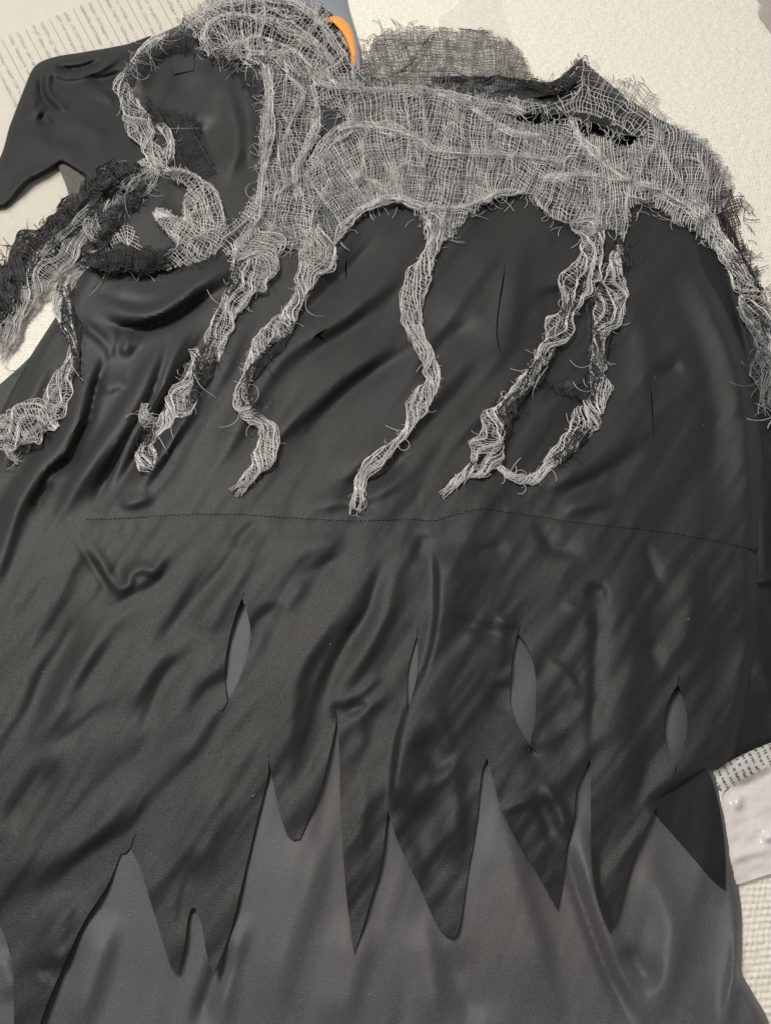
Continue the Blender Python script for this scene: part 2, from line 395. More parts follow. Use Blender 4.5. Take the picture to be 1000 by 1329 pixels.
# shoulder and neck, mostly under the gauze
F([(292, 95), (302, 140), (309, 175), (304, 212), (288, 245)], 7, 9); F([(258, 150), (270, 185), (285, 218)], 12, -12)
F([(235, 90), (240, 150), (262, 215)], 34, -8); F([(240, 90), (270, 100), (290, 130)], 12, 5); F([(205, 120), (225, 170), (250, 230), (290, 270)], 14, -8)
F([(335, 90), (338, 160), (330, 240)], 12, 8); F([(320, 120), (326, 180), (318, 240)], 7, -6)
F([(665, 160), (740, 168), (820, 186)], 9, -8); F([(690, 122), (725, 122), (748, 100)], 8, -9)
F([(200, 262), (240, 275), (280, 300)], 16, -6)
F([(172, 130), (188, 80), (225, 56), (280, 54), (326, 74), (345, 130), (338, 220)], 9, 16, e0=.1, e1=.1); F([(215, 120), (250, 95), (300, 100)], 20, -6)  # first ridge is added to cast shade down into the shoulder cavity
p = cr(SEAM, 6); a_, b_ = window(p, 10); d_, s_, t_ = linedist(GU[a_, b_], GV[a_, b_], p)
HF[a_, b_] -= .45*np.exp(-(d_/2.0)**2)-.25*np.exp(-((d_-7)/5)**2)
puck = fbm(GU/9, GV/60, 3, 2); d_ = np.abs(GV-np.interp(GU, [q[0] for q in SEAM], [q[1] for q in SEAM]))
HF += .5*puck*np.exp(-(d_/26)**2)*(.4+.6*np.clip(vnoise(GU/60, 0*GU, 2)+.5, 0, 1))
HF = blur(HF, 1)
ROLL_F = [(RIGHT_EDGE[1:], 22, 6), (LEFT_EDGE, 16, 1), (TOP_EDGE, 14, 2)]
HU = blur(HU, 4)
over = GV > 745
k = np.clip((GV-760)/60, 0, 1)
seamv = np.interp(GU, [q[0] for q in SEAM], [q[1] for q in SEAM]); HO = HF+1.3*np.clip((GV-seamv-1)/30+np.clip((165-GU)/50, 0, 1), 0, 1)
d_, _, _ = linedist(GU, GV, cr([(100, 703), (85, 738), (76, 765), (66, 784), (51, 817), (34, 861), (18, 905), (0, 943), (-30, 1000)], 8)); HO += 2.6*np.exp(-(d_/16)**2)
HL = HO-2.0*k
HL = (HL+HU+1.3+np.sqrt((HL-HU-1.3)**2+3))/2
HO = HO*(1-k)+HL*k

# sleeves
FH = .95; WADD = 1.2
HS = np.full(GU.shape, 11.0); diag(HS, 0, 3, 1.8, math.radians(-30), 90, 40)
Fs = lambda *a, **k: fold(HS, *a, **k)
Fs([(64, 88), (84, 99), (106, 97), (140, 84), (166, 66)], 4, 7, e0=.05); Fs([(62, 86), (86, 91), (110, 88), (142, 74)], 5, -8)
Fs([(64, 94), (61, 114), (68, 129), (82, 139), (93, 131)], 3, 6, e0=.05); Fs([(57, 92), (54, 116), (62, 134), (80, 146)], 5, -6)
Fs([(110, 98), (128, 104), (150, 98), (170, 90)], 6, -6); Fs([(112, 108), (134, 122), (152, 134)], 4, 4)
Fs([(44, 120), (44, 144), (62, 142)], 4, 4); Fs([(48, 150), (62, 160), (72, 158)], 6, -5)
Fs([(30, 160), (60, 190), (120, 200)], 16, 4); Fs([(70, 150), (110, 165), (150, 190)], 14, 3)
Fs([(8, 255), (40, 232), (78, 212)], 7, 4)
SLEEVE = [(-40, 290), (-40, 240), (-4, 212), (14, 160), (34, 108), (45, 86), (62, 76), (110, 67), (165, 57), (196, 46), (186, 70), (180, 110), (190, 165), (196, 205), (170, 240), (128, 246), (108, 230), (80, 213), (66, 222), (40, 236), (28, 248), (10, 267), (-10, 272)]
ROLL_S = [(SLEEVE[1:9], 12, 1.5), (SLEEVE[-7:], 8, 5)]
HR = np.full(GU.shape, 7.0); diag(HR, 0, 6, 2, math.radians(70), 130, 40)
Fr = lambda *a, **k: fold(HR, *a, **k)
Fr([(935, 300), (960, 380), (985, 470), (1000, 560)], 8, 6); Fr([(1000, 600), (990, 700), (1000, 800)], 10, 4)
Fr([(960, 760), (1000, 752), (1020, 748)], 5, 4); Fr([(940, 350), (960, 420), (975, 480)], 6, -4)
Fr([(975, 850), (1000, 880), (1020, 900)], 16, 4)
SLEEVE_R = [(880, 262), (925, 268), (943, 285), (956, 312), (968, 350), (984, 390), (1004, 420), (1040, 460), (1080, 700), (1080, 930), (1040, 950), (1000, 966), (955, 985), (925, 1003), (860, 1030), (840, 800), (850, 400)]
ROLL_R = [(SLEEVE_R[1:9], 12, 1.5), (SLEEVE_R[9:14], 10, 1.5)]

BODICE = TOP_EDGE+RIGHT_EDGE[1:8]+[(986, 720)]+[(q[0], q[1]+1.5) for q in SEAM[::-1][1:]]+[(104, 705), (86, 750), (66, 800), (48, 845), (18, 920), (0, 960), (-30, 1020), (-80, 1080), (-85, 640)]+LEFT_EDGE[::-1][1:]+[(126, 290), (170, 250), (196, 208), (180, 160), (172, 100)]
HEM = [(-60, 1130), (-40, 1180), (-20, 1180), (0, 1200), (18, 1262), (18, 1300), (22, 1390), (30, 1400), (40, 1390), (52, 1329), (83, 1252), (110, 1195), (140, 1148), (157, 1108), (163, 1107), (169, 1100),
 (180, 1122), (200, 1185), (218, 1244), (223, 1258), (231, 1260), (239, 1228), (244, 1192), (248, 1180), (253, 1178), (262, 1201), (267, 1232), (272, 1250), (277, 1265), (298, 1212), (311, 1160), (332, 1070), (348, 1004),
 (348, 984), (358, 1034), (371, 1080), (380, 1090), (389, 1089), (397, 1070), (415, 1024), (430, 967), (437, 934), (440, 972), (442, 1055), (449, 1159), (459, 1239), (470, 1205), (482, 1164), (493, 1127), (503, 1054),
 (516, 1091), (541, 1143), (562, 1190), (575, 1210), (586, 1217), (593, 1211), (599, 1185), (606, 1138), (617, 1076), (625, 1000), (632, 984), (637, 1003), (650, 1048), (671, 1091), (697, 1133), (723, 1181), (728, 1148), (734, 1102), (744, 1060), (748, 1024), (765, 985),
 (766, 1030), (767, 1107), (773, 1159), (784, 1194), (792, 1211), (799, 1190), (812, 1143), (832, 1086), (846, 1057), (858, 1042)]
OVER = SEAM+RIGHT_EDGE[9:-1][::1]+HEM[::-1]+[(-80, 1100), (-30, 1000), (0, 943), (18, 905), (34, 861), (51, 817), (66, 784), (76, 765), (85, 738), (100, 703)]
SLITS = [
 [(314, 776), (322, 800), (325, 820), (322, 845), (311, 880), (295, 911), (292, 885), (292, 860), (297, 830), (306, 796)],
 [(541, 824), (542, 850), (540, 880), (534, 905), (528, 923), (528, 895), (529, 870), (534, 847)],
 [(671, 822), (683, 838), (692, 862), (695, 890), (694, 930), (687, 967), (672, 942), (662, 915), (662, 885), (664, 855)],
 [(879, 888), (887, 908), (891, 930), (890, 955), (885, 975), (877, 993), (868, 975), (862, 955), (861, 935), (867, 908)]]
CLOSED = [
 [(656, 338), (652.6, 370), (647.6, 400), (645, 432), (648, 452), (653, 468), (646.8, 452), (643.6, 431), (646.2, 399), (651, 368)],
 [(842, 496), (845.4, 515), (847.2, 545), (848, 576), (846, 545), (844, 515)],
 [(424, 425), (415, 436), (421, 442), (411, 437), (404, 441), (410, 434), (417, 430)],
 [(449, 332), (450, 348), (449, 366), (448, 348)]]
UNDER = [(-85, 900), (200, 780), (500, 740), (800, 760), (955, 800), (945, 960), (926, 985), (930, 1010), (941, 1060), (950, 1110), (961, 1180), (962, 1240), (962, 1262), (976, 1288), (996, 1325), (1010, 1395), (-85, 1395)]

robe = empty('costume_robe', tuple(P(500, 700, 0.0)), 'black satin costume robe with ragged hem spread flat over the cream carpet', 'robe')
sheet('back_panel', [(-80, 600), (60, 440), (130, 330), (300, 100), (470, 108), (600, 114), (690, 114), (752, 88), (850, 165), (930, 230), (935, 330), (965, 520), (960, 700), (930, 960), (300, 900), (-80, 1000)], np.full(GU.shape, 3.0), M_BLACK, robe, grid=14, thick=0)
sheet('underskirt', UNDER, HU, M_GREY, robe, grid=3.4, rolls=[HUE])
sheet('back_hem_point', [(846, 1000), (885, 1003), (918, 999), (926, 1020), (934, 1055), (940, 1105), (941, 1156), (925, 1143), (905, 1120), (873, 1083), (853, 1060), (842, 1040)], HU, M_SLEEVE, robe, extra=1.0)
sheet('right_sleeve', SLEEVE_R, HR, M_SLEEVE, robe, rolls=ROLL_R)
NECK = [[(664, 153), (700, 147), (740, 151), (770, 160), (800, 172), (830, 179), (812, 191), (790, 189), (765, 179), (735, 167), (700, 162)], [(690, 127), (722, 120), (744, 102), (749, 112), (738, 127), (712, 132)]]
sheet('bodice', BODICE, HF, M_BLACK, robe, holes=CLOSED+NECK, rolls=ROLL_F)
sheet('overskirt', OVER, HO, M_BLACK, robe, holes=SLITS, rolls=ROLL_F[:1])
sheet('left_sleeve', SLEEVE, HS, M_SLEEVE, robe, rolls=ROLL_S, grid=2.2, step=2.0)
sheet('sheer_sleeve_lining', [(72, 205), (130, 205), (132, 250), (112, 275), (98, 294), (92, 276), (88, 248), (80, 226)], HS, mat('sheer_grey_fabric', (.16, .155, .14), .8, .2, bump=1, bscale=1500, bdist=.0006, col2=(.07, .07, .07), mscale=700), robe, extra=-5, thick=0)

for R_, L_ in ((HF, ROLL_F), (HO, ROLL_F[:1]), (HU, [HUE]), (HS, ROLL_S), (HR, ROLL_R)):
    for e_ in L_: rolled(R_, *e_)
# what lies under the gauze
SUP = np.zeros(GU.shape)
for poly, R in ((UNDER, HU), (SLEEVE_R, HR), (BODICE, HF), (OVER, HO), (SLEEVE, HS)):
    SUP = np.where(inside(GU, GV, cr(poly, 8, 50, closed=True)), np.maximum(SUP, R), SUP)
SUP = np.maximum(blur(SUP, 2), SUP-1.0)

sheet('inner_tag', [(224, 72), (252, 68), (251, 91), (226, 96)], HF, mat('grey_tag_cloth', (.030, .030, .032), .7, .3), robe, extra=1.2, step=2)
# seam stitches and slit threads
st = Threads(); p = cr(SEAM, 2.0); L = len(p)
for i in range(0, L-4, 3):
    q = p[i:i+3]; j = random.uniform(-.7, .7)
    st.add(q[:, 0], q[:, 1]+j, sample(HO, q[:, 0], q[:, 1])+.2, .44)
st.build('seam_stitching', M_STITCH, robe)['kind'] = 'stuff'
fr = Threads()
def loose(T, u, v, ang, ln, curl, r=.3, zup=1.5, n=12, R=None, wob=.5):
    R = SUP if R is None else R
    a = ang+np.cumsum(np.full(n, curl/n)+RNG.normal(0, wob/ n**.5, n)*.35); d = ln/n
    x = u+np.concatenate([[0], np.cumsum(np.cos(a)*d)]); y = v+np.concatenate([[0], np.cumsum(np.sin(a)*d)])
    z = sample(R, x, y)+zup*(.4+np.sin(np.linspace(0, math.pi, n+1)))+RNG.random()*.8
    T.add(x, y, z, r)
for (u, v, a, l) in [(314, 776, -1.4, 8), (295, 911, 1.9, 14), (541, 824, -1.6, 12), (687, 967, 1.2, 12), (671, 822, -1.3, 12), (877, 993, 1.6, 10), (879, 888, -1.5, 12),
                     (169, 1100, -1.5, 20), (348, 984, -1.6, 6), (437, 934, -1.8, 14), (688, 970, 2.6, 6), (690, 972, .4, 6), (415, 436, 2.4, 16), (415, 436, .6, 14)]:
    loose(fr, u, v, a, l, .3, .28, .3, 6, HO)
for i in range(30):
    loose(fr, 705+i*2.4+random.uniform(-2, 2), 495+i*1.2+random.uniform(-4, 4), random.uniform(0, 6.3), random.uniform(8, 18), random.uniform(-3, 3), .28, .5, 8)
fr.build('black_loose_thread', M_STITCH, robe)['kind'] = 'stuff'
li = Threads()
for (u, v) in [(230, 526), (717, 358), (691, 516), (890, 803), (238, 690)]+[(random.uniform(40, 940), random.uniform(340, 1300)) for _ in range(14)]:
    if sample(SUP, u, v) > 8: loose(li, u, v, random.uniform(0, 6.3), random.uniform(1.2, 4.5), random.gauss(0, 2), random.uniform(.12, .26), .3, 5)
li.build('lint', mat('pale_lint', (.45, .43, .40), .9, .2), robe)['kind'] = 'stuff'

# ================================================================ THE GAUZE
shawl = empty('gauze_shawl', tuple(P(620, 200, 0.02)), 'frayed grey gauze shawl with long twisted strips lying over the top of the black robe', 'shawl')
def warp(u, v, seed, amp=1.0):
    du = 6*vnoise(u/48, v/48, seed)+3.2*vnoise(u/17, v/17, seed+1)+.8*vnoise(u/6, v/6, seed+2)
    dv = 6*vnoise(u/48, v/48, seed+3)+3.2*vnoise(u/17, v/17, seed+4)+.8*vnoise(u/6, v/6, seed+5)
    return u+amp*du, v+amp*dv
def smooth_rows(a, n=2):
    for _ in range(n):
        b = a.copy(); b[:, 1:-1] = (a[:, :-2]+2*a[:, 1:-1]+a[:, 2:])/4; a = b
    return a
def gauze(T, spine, wneg, wpos, mask, pitch=5.0, seed=0, r=.46, folds=(), zoff=1.5, amp=1.0, holes=(), drop=.06, ragged=5.0, puff=2.2, gather=None, pitch2=None, shear=0.0, crumple=0):
    """woven cloth: yarns along the spine and across it, pulled into folds, cut by a ragged mask"""
    p = cr(spine, 3.0); seg = np.hypot(*(p[1:]-p[:-1]).T); cum = np.concatenate([[0], np.cumsum(seg)]); tot = cum[-1]
    tg = np.gradient(p, axis=0)
    for _ in range(10): tg[1:-1] = (tg[:-2]+tg[1:-1]*2+tg[2:])/4
    tg /= np.linalg.norm(tg, axis=1, keepdims=True); nm = np.stack([-tg[:, 1], tg[:, 0]], 1)
    M = cr(mask, 5, 70, closed=True); HH = [cr(h, 5, 70, closed=True) for h in holes]
    FP = [(cr(f[0], 6), f[1], f[2], f[3]) for f in folds]
    rc = random.Random(seed*7+1); lo, hi = M.min(0), M.max(0)
    while crumple > 0:
        a = rc.choice((rc.gauss(1.45, .35), rc.gauss(.15, .45), rc.uniform(0, 3.1))); l_ = rc.uniform(24, 70); x0, y0 = rc.uniform(lo[0], hi[0]), rc.uniform(lo[1], hi[1]); b_ = rc.gauss(0, .5)
        if not inside(np.array([x0]), np.array([y0]), M)[0]: continue
        FP.append((cr([(x0, y0), (x0+math.cos(a)*l_/2, y0+math.sin(a)*l_/2), (x0+math.cos(a)*l_/2+math.cos(a+b_)*l_/2, y0+math.sin(a)*l_/2+math.sin(a+b_)*l_/2)], 8), rc.uniform(3.5, 6.5), rc.uniform(.2, .42), rc.uniform(1.5, 4.5))); crumple -= 1
    def lay(s, n):
        x = np.interp(s, cum, p[:, 0])+n*np.interp(s, cum, nm[:, 0]); y = np.interp(s, cum, p[:, 1])+n*np.interp(s, cum, nm[:, 1])
        x, y = warp(x, y, seed, amp)
        rz = np.zeros(x.shape)
        for q, wd, pull, h in FP:
            pull = min(.86, pull*1.6)
            d, sd, t = linedist(x, y, q)
            wd = wd*1.25; g = np.exp(-(d/wd)**2)*np.clip(np.minimum(t, 1-t)/.1+.05, 0, 1)
            # pull sideways toward the fold line
            i = np.clip((t*(len(q)-1)).astype(int), 0, len(q)-2); tx = q[i+1, 0]-q[i, 0]; ty = q[i+1, 1]-q[i, 1]; tl = np.hypot(tx, ty)+1e-6
            x = x-(-ty/tl)*sd*d*pull*g; y = y-(tx/tl)*sd*d*pull*g
            rz = rz+h*g
        z = sample(SUP, x, y)
        z = smooth_rows(z, 4)+zoff+rz+puff*(.6+fbm(x/22, y/22, seed+2, 2)*.8+.35*vnoise(x/7, y/7, seed))
        jx = x+ragged*vnoise(x/5, y/5, seed+6); jy = y+ragged*vnoise(x/5, y/5, seed+7)
        ok = inside(jx, jy, M)
        for h in HH: ok &= ~inside(jx, jy, h)
        return x, y, z, ok
    n1 = int((wneg+wpos)/pitch); n2 = int(tot/(pitch2 or pitch))
    nn = -wneg+pitch*np.arange(n1+1)+RNG.normal(0, pitch*.13, n1+1)
    ss = np.arange(0, tot, 3.2)
    if n1 > 1:
        s, n = np.meshgrid(ss, nn); s = s+shear*n
        x, y, z, ok = lay(s, n+.7*vnoise(s/30, n/3, seed+1))
        keep = (RNG.random((len(nn), 1)) > drop) & (vnoise(s/40, n/2.0, seed+3) > -.88)
        T.add(x, y, z+.25*((np.arange(len(ss)) % 2)), r*(1+.25*RNG.normal(0, 1, (len(nn), 1)).clip(-1, 1.4)), ok & keep)
    sc = (pitch2 or pitch)*np.arange(n2+1)+RNG.normal(0, pitch*.13, n2+1); nc = np.arange(-wneg, wpos, 3.2)
    n, s = np.meshgrid(nc, sc)
    x, y, z, ok = lay(s+.7*vnoise(s/3, n/30, seed+4), n)
    keep = (RNG.random((len(sc), 1)) > drop) & (vnoise(s/2.0, n/40, seed+5) > -.88)
    T.add(x, y, z+.25*((1+np.arange(len(nc))) % 2), r*(1+.25*RNG.normal(0, 1, (len(sc), 1)).clip(-1, 1.4)), ok & keep)
def fray(T, line, n, ln=(8, 26), side=None, r=.32, out=1.57):
    p = cr(line, 3)
    for _ in range(n):
        i = random.randrange(1, len(p)-1); t = p[i+1]-p[i-1]; a = math.atan2(t[1], t[0])+(out if side is None else side)+random.gauss(0, .8)
        loose(T, p[i, 0]+random.uniform(-3, 3), p[i, 1]+random.uniform(-3, 3), a, random.uniform(*ln), random.gauss(0, 1.6), r)
def strip(name, path, m=M_THREAD, twist=.030, nt=20, pitch=3.7, seed=0, r=.44, flat=.27, zbase=.5, frayend=22, parent=None, bulge=.42, label=None, stray=10, startfray=False, ring=.6):
    """a torn strip of gauze rolled into a loose twisted rope; path points are (u, v, width)"""
    T = Threads(); p = cr(path, 2.6, 120); nt = int(nt*1.35)
    W = p[:, 2]; seg = np.hypot(*(p[1:, :2]-p[:-1, :2]).T); cum = np.concatenate([[0], np.cumsum(seg)]); tot = cum[-1]; W = W*.79
    tg = np.gradient(p[:, :2], axis=0)
    for _ in range(3): tg[1:-1] = (tg[:-2]+tg[1:-1]*2+tg[2:])/4
    tg /= np.linalg.norm(tg, axis=1, keepdims=True)+1e-9; nm = np.stack([-tg[:, 1], tg[:, 0]], 1)
    base = sample(SUP, p[:, 0], p[:, 1]); base = smooth_rows(base[None], 8)[0]
    tw = twist*.7*cum+2.1*vnoise(cum/42, 0*cum, seed)+seed
    pinch = 1+bulge*vnoise(cum/30, 0*cum+3.3, seed+1)+.10*vnoise(cum/9, 0*cum+7.7, seed+3)
    def lay(s, th):
        w_ = np.interp(s, cum, W*pinch)/2; t_ = th+np.interp(s, cum, tw)
        # an uneven, partly folded cross-section
        rad = 1+.22*np.sin(2*th+s/33+seed)+.15*vnoise(th*1.5+50, s/14, seed+2)
        x_ = w_*rad*(np.cos(t_)+.18*vnoise(s/11, t_*.6+9, seed+5)); h_ = w_*rad*np.sin(t_)*flat*2*.78
        x = np.interp(s, cum, p[:, 0])+x_*np.interp(s, cum, nm[:, 0]); y = np.interp(s, cum, p[:, 1])+x_*np.interp(s, cum, nm[:, 1])
        jj = .9*vnoise(s/6, th*3, seed+4); x = x+jj; y = y+.9*vnoise(s/6, th*3, seed+5)
        # threads curl over each other
        z = np.interp(s, cum, base)+zbase+(h_+w_*flat*.78*2)*.5*1.0
        return x, y, np.maximum(z, sample(SUP, x, y)+.3)
    th = 2*math.pi*(np.arange(nt)+RNG.normal(0, .5, nt))/nt+.65*np.sin(np.arange(nt)*1.7+seed)
    ss = np.arange(0, tot, 2.8); s, t = np.meshgrid(ss, th)
    t = t+.35*vnoise(s/26, t*2, seed+3)
    x, y, z = lay(s, t)
    e = np.clip((s-(tot-frayend))/max(frayend, 1), 0, 1); endlen = tot-frayend*RNG.random((nt, 1))*.9
    fx = RNG.normal(0, 5, (nt, 1)); fy = RNG.normal(0, 4, (nt, 1))
    ok = s <= endlen
    if startfray: ok &= s >= frayend*RNG.random((nt, 1))
    T.add(x+fx*e, y+fy*e, z, r*(1+.2*RNG.normal(0, 1, (nt, 1)).clip(-1, 1)), ok)
    # weft rings
    nr = int((tot-frayend*.6)/pitch); sr = pitch*(np.arange(nr)+RNG.normal(0, .2, nr)); tt = np.linspace(0, 2*math.pi, 26)
    t, s = np.meshgrid(tt, sr); sk = 2.5*np.sin(t+s/40+seed)+4.0*vnoise(s/60, t*.8, seed+6)
    x, y, z = lay(np.clip(s+sk, 0, tot), t)
    okr = vnoise(s/7, t*1.1, seed+7) > (-ring)
    T.add(x, y, z+.15, r*.74, okr)
    for _ in range(stray):
        i = random.randrange(4, len(p)-2); sd = random.choice((-1, 1)); a = math.atan2(nm[i, 1], nm[i, 0])+(0 if sd > 0 else math.pi)+random.gauss(0, .7)
        loose(T, p[i, 0]+nm[i, 0]*sd*W[i]*.38, p[i, 1]+nm[i, 1]*sd*W[i]*.38, a, random.uniform(5, 24), random.gauss(0, 2.5), r*.72, 2.0)
    for _ in range(int(tot/3.2)):    # fuzz
        i = random.randrange(2, len(p)-1); sd = random.choice((-1, 1)); a = math.atan2(nm[i, 1], nm[i, 0])+(0 if sd > 0 else math.pi)+random.gauss(0, .9)
        loose(T, p[i, 0]+nm[i, 0]*sd*W[i]*random.uniform(.1, .42), p[i, 1]+nm[i, 1]*sd*W[i]*random.uniform(.1, .42), a, random.uniform(3, 10), random.gauss(0, 2), r*.5, W[i]*.3, 5)
    for _ in range(stray//3):        # loops lying along the rope
        i = random.randrange(6, len(p)-4); a = math.atan2(tg[i, 1], tg[i, 0])+random.gauss(0, .5)
        loose(T, p[i, 0]+random.uniform(-.4, .4)*W[i], p[i, 1]+random.uniform(-.4, .4)*W[i], a, random.uniform(20, 50), random.gauss(0, 3), r*.75, W[i]*.5, 18)
    o = T.build(name, m, parent or shawl)
    if label: o['label'] = label
    return o

CHEST = [(330, 70), (350, 55), (420, 80), (455, 98), (500, 104), (545, 108), (590, 116), (640, 124), (680, 134), (700, 140), (650, 152), (690, 160), (735, 155), (745, 170), (775, 172), (800, 190), (826, 178), (842, 152), (870, 158), (905, 172), (930, 200), (944, 222), (948, 250), (932, 280), (935, 305), (950, 330), (962, 352), (940, 335), (905, 306), (870, 284), (835, 262), (822, 272), (815, 296), (808, 318), (795, 300), (775, 296), (768, 320), (756, 318), (748, 292), (722, 288), (700, 270), (683, 252), (660, 254), (628, 268), (600, 290), (582, 312), (570, 322), (556, 312), (545, 284), (528, 266), (500, 262), (474, 272), (448, 294), (430, 318), (425, 345), (395, 350), (385, 322), (368, 322), (352, 352), (330, 372), (300, 368), (296, 335), (318, 290), (305, 280), (326, 262), (338, 220), (334, 170), (344, 120)]
HOLE1 = [(408, 140), (420, 136), (432, 145), (446, 150), (440, 172), (425, 190), (404, 206), (398, 204), (410, 185), (417, 165)]
HOLE2 = [(790, 122), (810, 130), (826, 150), (800, 148)]
FOLDS = [([(400, 90), (425, 110), (470, 116), (540, 118), (610, 130), (690, 148)], 9, .45, 5),
 ([(400, 215), (430, 178), (455, 165), (500, 166), (545, 182), (565, 196), (640, 200), (700, 206), (740, 212)], 9, .55, 6.5),
 ([(545, 110), (550, 150), (553, 185)], 6, .4, 3.5),
 ([(485, 165), (470, 180), (472, 205), (462, 240)], 7, .35, 3),
 ([(600, 124), (618, 142), (640, 158), (665, 172), (710, 178)], 7, .4, 3.5),
 ([(345, 80), (350, 130), (346, 190), (338, 250), (332, 300)], 8, .45, 5),
 ([(372, 90), (395, 120), (378, 160), (362, 200), (368, 240), (350, 300)], 7, .45, 4),
 ([(405, 110), (412, 150), (400, 190), (385, 220), (390, 260)], 6, .45, 4),
 ([(330, 300), (350, 260), (390, 230), (430, 200)], 7, .4, 4),
 ([(432, 318), (450, 290), (478, 268), (515, 258), (548, 268), (600, 268), (650, 250), (690, 250)], 8, .5, 4),
 ([(690, 250), (712, 278), (745, 292), (790, 296)], 7, .5, 3),
 ([(740, 150), (752, 180), (775, 205), (810, 228), (822, 240)], 9, .5, 5.5),
 ([(822, 238), (862, 250), (900, 275), (935, 310), (960, 345)], 8, .5, 6),
 ([(700, 232), (760, 228), (820, 236)], 8, .5, 5),
 ([(822, 238), (840, 205), (850, 180), (846, 155)], 7, .4, 4),
 ([(855, 160), (862, 200), (885, 240), (910, 270)], 6, .35, 3),
 ([(900, 176), (908, 210), (925, 250)], 6, .35, 3),
 ([(948, 215), (946, 250), (930, 285)], 6, .45, 2),
 ([(300, 370), (310, 320), (340, 280)], 7, .4, 4), ([(390, 345), (400, 300), (408, 262)], 8, .45, 4),
 ([(770, 315), (775, 270), (770, 235)], 7, .3, 3), ([(815, 300), (812, 265), (820, 240)], 6, .4, 3)]
T = Threads()
gauze(T, [(360, -10), (358, 90), (350, 180), (345, 270), (325, 390)], 70, 80, [q for q in CHEST if q[0] < 470]+[(470, 110)][:0], 4.1, 3, folds=FOLDS[5:9]+FOLDS[18:20], holes=[HOLE1, [(455, 250), (455, 400), (700, 400), (700, 90), (440, 90)]], amp=1.2, crumple=26)
gauze(T, [(395, 225), (450, 190), (520, 172), (600, 184), (680, 202), (760, 226), (840, 222), (980, 232)], 110, 150, CHEST, 3.9, 1, r=.48, folds=FOLDS, holes=[HOLE1, [(200, 0), (400, 0), (400, 200), (360, 300), (340, 420), (200, 420)]], crumple=58)
T.build('front_gauze', M_THREAD, shawl)
T = Threads()
gauze(T, [(300, 250), (450, 205), (620, 190), (760, 232), (960, 262)], 140, 150, CHEST, 4.6, 12, r=.46, folds=FOLDS, zoff=.2, holes=[HOLE1], amp=1.6, drop=.2, ragged=9, puff=1)
gauze(T, [(300, 225), (450, 195), (620, 180), (760, 222), (960, 250)], 140, 150, CHEST, 2.7, 14, r=.30, folds=FOLDS, zoff=1.6, holes=[HOLE1], amp=1.3, drop=.15, ragged=6, puff=2, crumple=20)
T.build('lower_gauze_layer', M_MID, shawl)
# gathered ruffle round the neck, upper left
RUF = [(226, 42), (238, 22), (262, 4), (290, -14), (420, -14), (428, 22), (442, 44), (456, 70), (478, 100), (470, 116), (430, 112), (400, 104), (370, 92), (345, 82), (322, 86), (296, 76), (272, 74), (258, 60), (250, 38)]
RF = [([(262, 62), (266, 40), (290, 22), (330, 22), (370, 34), (410, 60), (440, 90)], 8, .5, 9),
      ([(250, 36), (270, 12), (320, 0), (380, 2), (415, 30), (450, 80)], 8, .5, 8),
      ([(275, 72), (300, 55), (340, 48), (380, 66), (420, 98)], 7, .5, 7), ([(330, -10), (345, 20), (336, 50), (345, 80)], 6, .45, 5),
      ([(300, -10), (300, 20), (285, 50)], 6, .4, 5), ([(380, -10), (395, 25), (390, 60), (405, 100)], 6, .4, 4)]
T = Threads()
gauze(T, [(215, 60), (262, 25), (330, 10), (400, 35), (490, 125)], 60, 70, RUF, 4.4, 5, folds=RF, amp=1.9, zoff=7, puff=4, crumple=16)
gauze(T, [(235, 80), (280, 35), (340, 30), (400, 55), (480, 115)], 60, 70, RUF, 4.8, 9, folds=RF[:3], amp=2.4, zoff=1, puff=3, r=.42, drop=.15, ragged=8)
fray(T, [(230, 40), (262, 2), (300, -10)], 14, (10, 30), -1.57); fray(T, [(420, 20), (445, 55), (470, 92)], 40, (8, 24), -1.57)
fray(T, [(225, 40), (205, 44), (170, 80)], 26, (14, 40), -1.57); fray(T, [(275, 72), (300, 78), (330, 86)], 16, (10, 28), 1.57)
T.build('neck_ruffle', M_THREAD, shawl)
T = Threads()
gauze(T, [(215, 60), (262, 30), (330, 20), (400, 45), (490, 125)], 60, 70, RUF, 4.2, 15, amp=2.4, zoff=.3, puff=2, r=.5, drop=.1)
fray(T, [(418, 20), (440, 55), (470, 96)], 40, (8, 22), -1.2, r=.4)
gauze(T, [(165, 120), (185, 75), (230, 58), (290, 82), (335, 130)], 16, 14, [(155, 130), (160, 90), (185, 58), (235, 44), (300, 66), (345, 110), (330, 130), (290, 90), (240, 68), (196, 80), (176, 110), (170, 140)], 2.7, 17, amp=.8, zoff=1.5, puff=2, r=.55, drop=.05)
T.build('black_gauze_under_ruffle', M_DARK, shawl)
# gauze behind the neck, thin over the carpet
BACK = [(462, 108), (468, 82), (476, 62), (488, 46), (502, 36), (520, 36), (540, 31), (556, 36), (590, 38), (622, 38), (650, 48), (668, 58), (680, 74), (692, 104), (670, 116), (560, 118), (500, 112)]
T = Threads()
BF = [([(480, 60), (500, 50), (540, 62), (520, 92)], 6, .35, 4), ([(580, 40), (578, 64), (590, 90), (620, 104)], 6, .45, 5), ([(500, 100), (530, 84), (548, 60), (562, 40)], 6, .4, 4), ([(504, 36), (540, 33), (600, 38), (655, 50), (690, 96)], 5, .5, 2)]
gauze(T, [(450, 70), (530, 68), (610, 72), (710, 82)], 60, 60, BACK, 3.5, 21, r=.52, crumple=8, folds=BF, zoff=1.5, amp=1.1, puff=3)
gauze(T, [(450, 80), (530, 64), (610, 70), (710, 76)], 60, 60, BACK, 2.5, 22, r=.28, folds=BF, zoff=1.2, amp=1.3, puff=2)
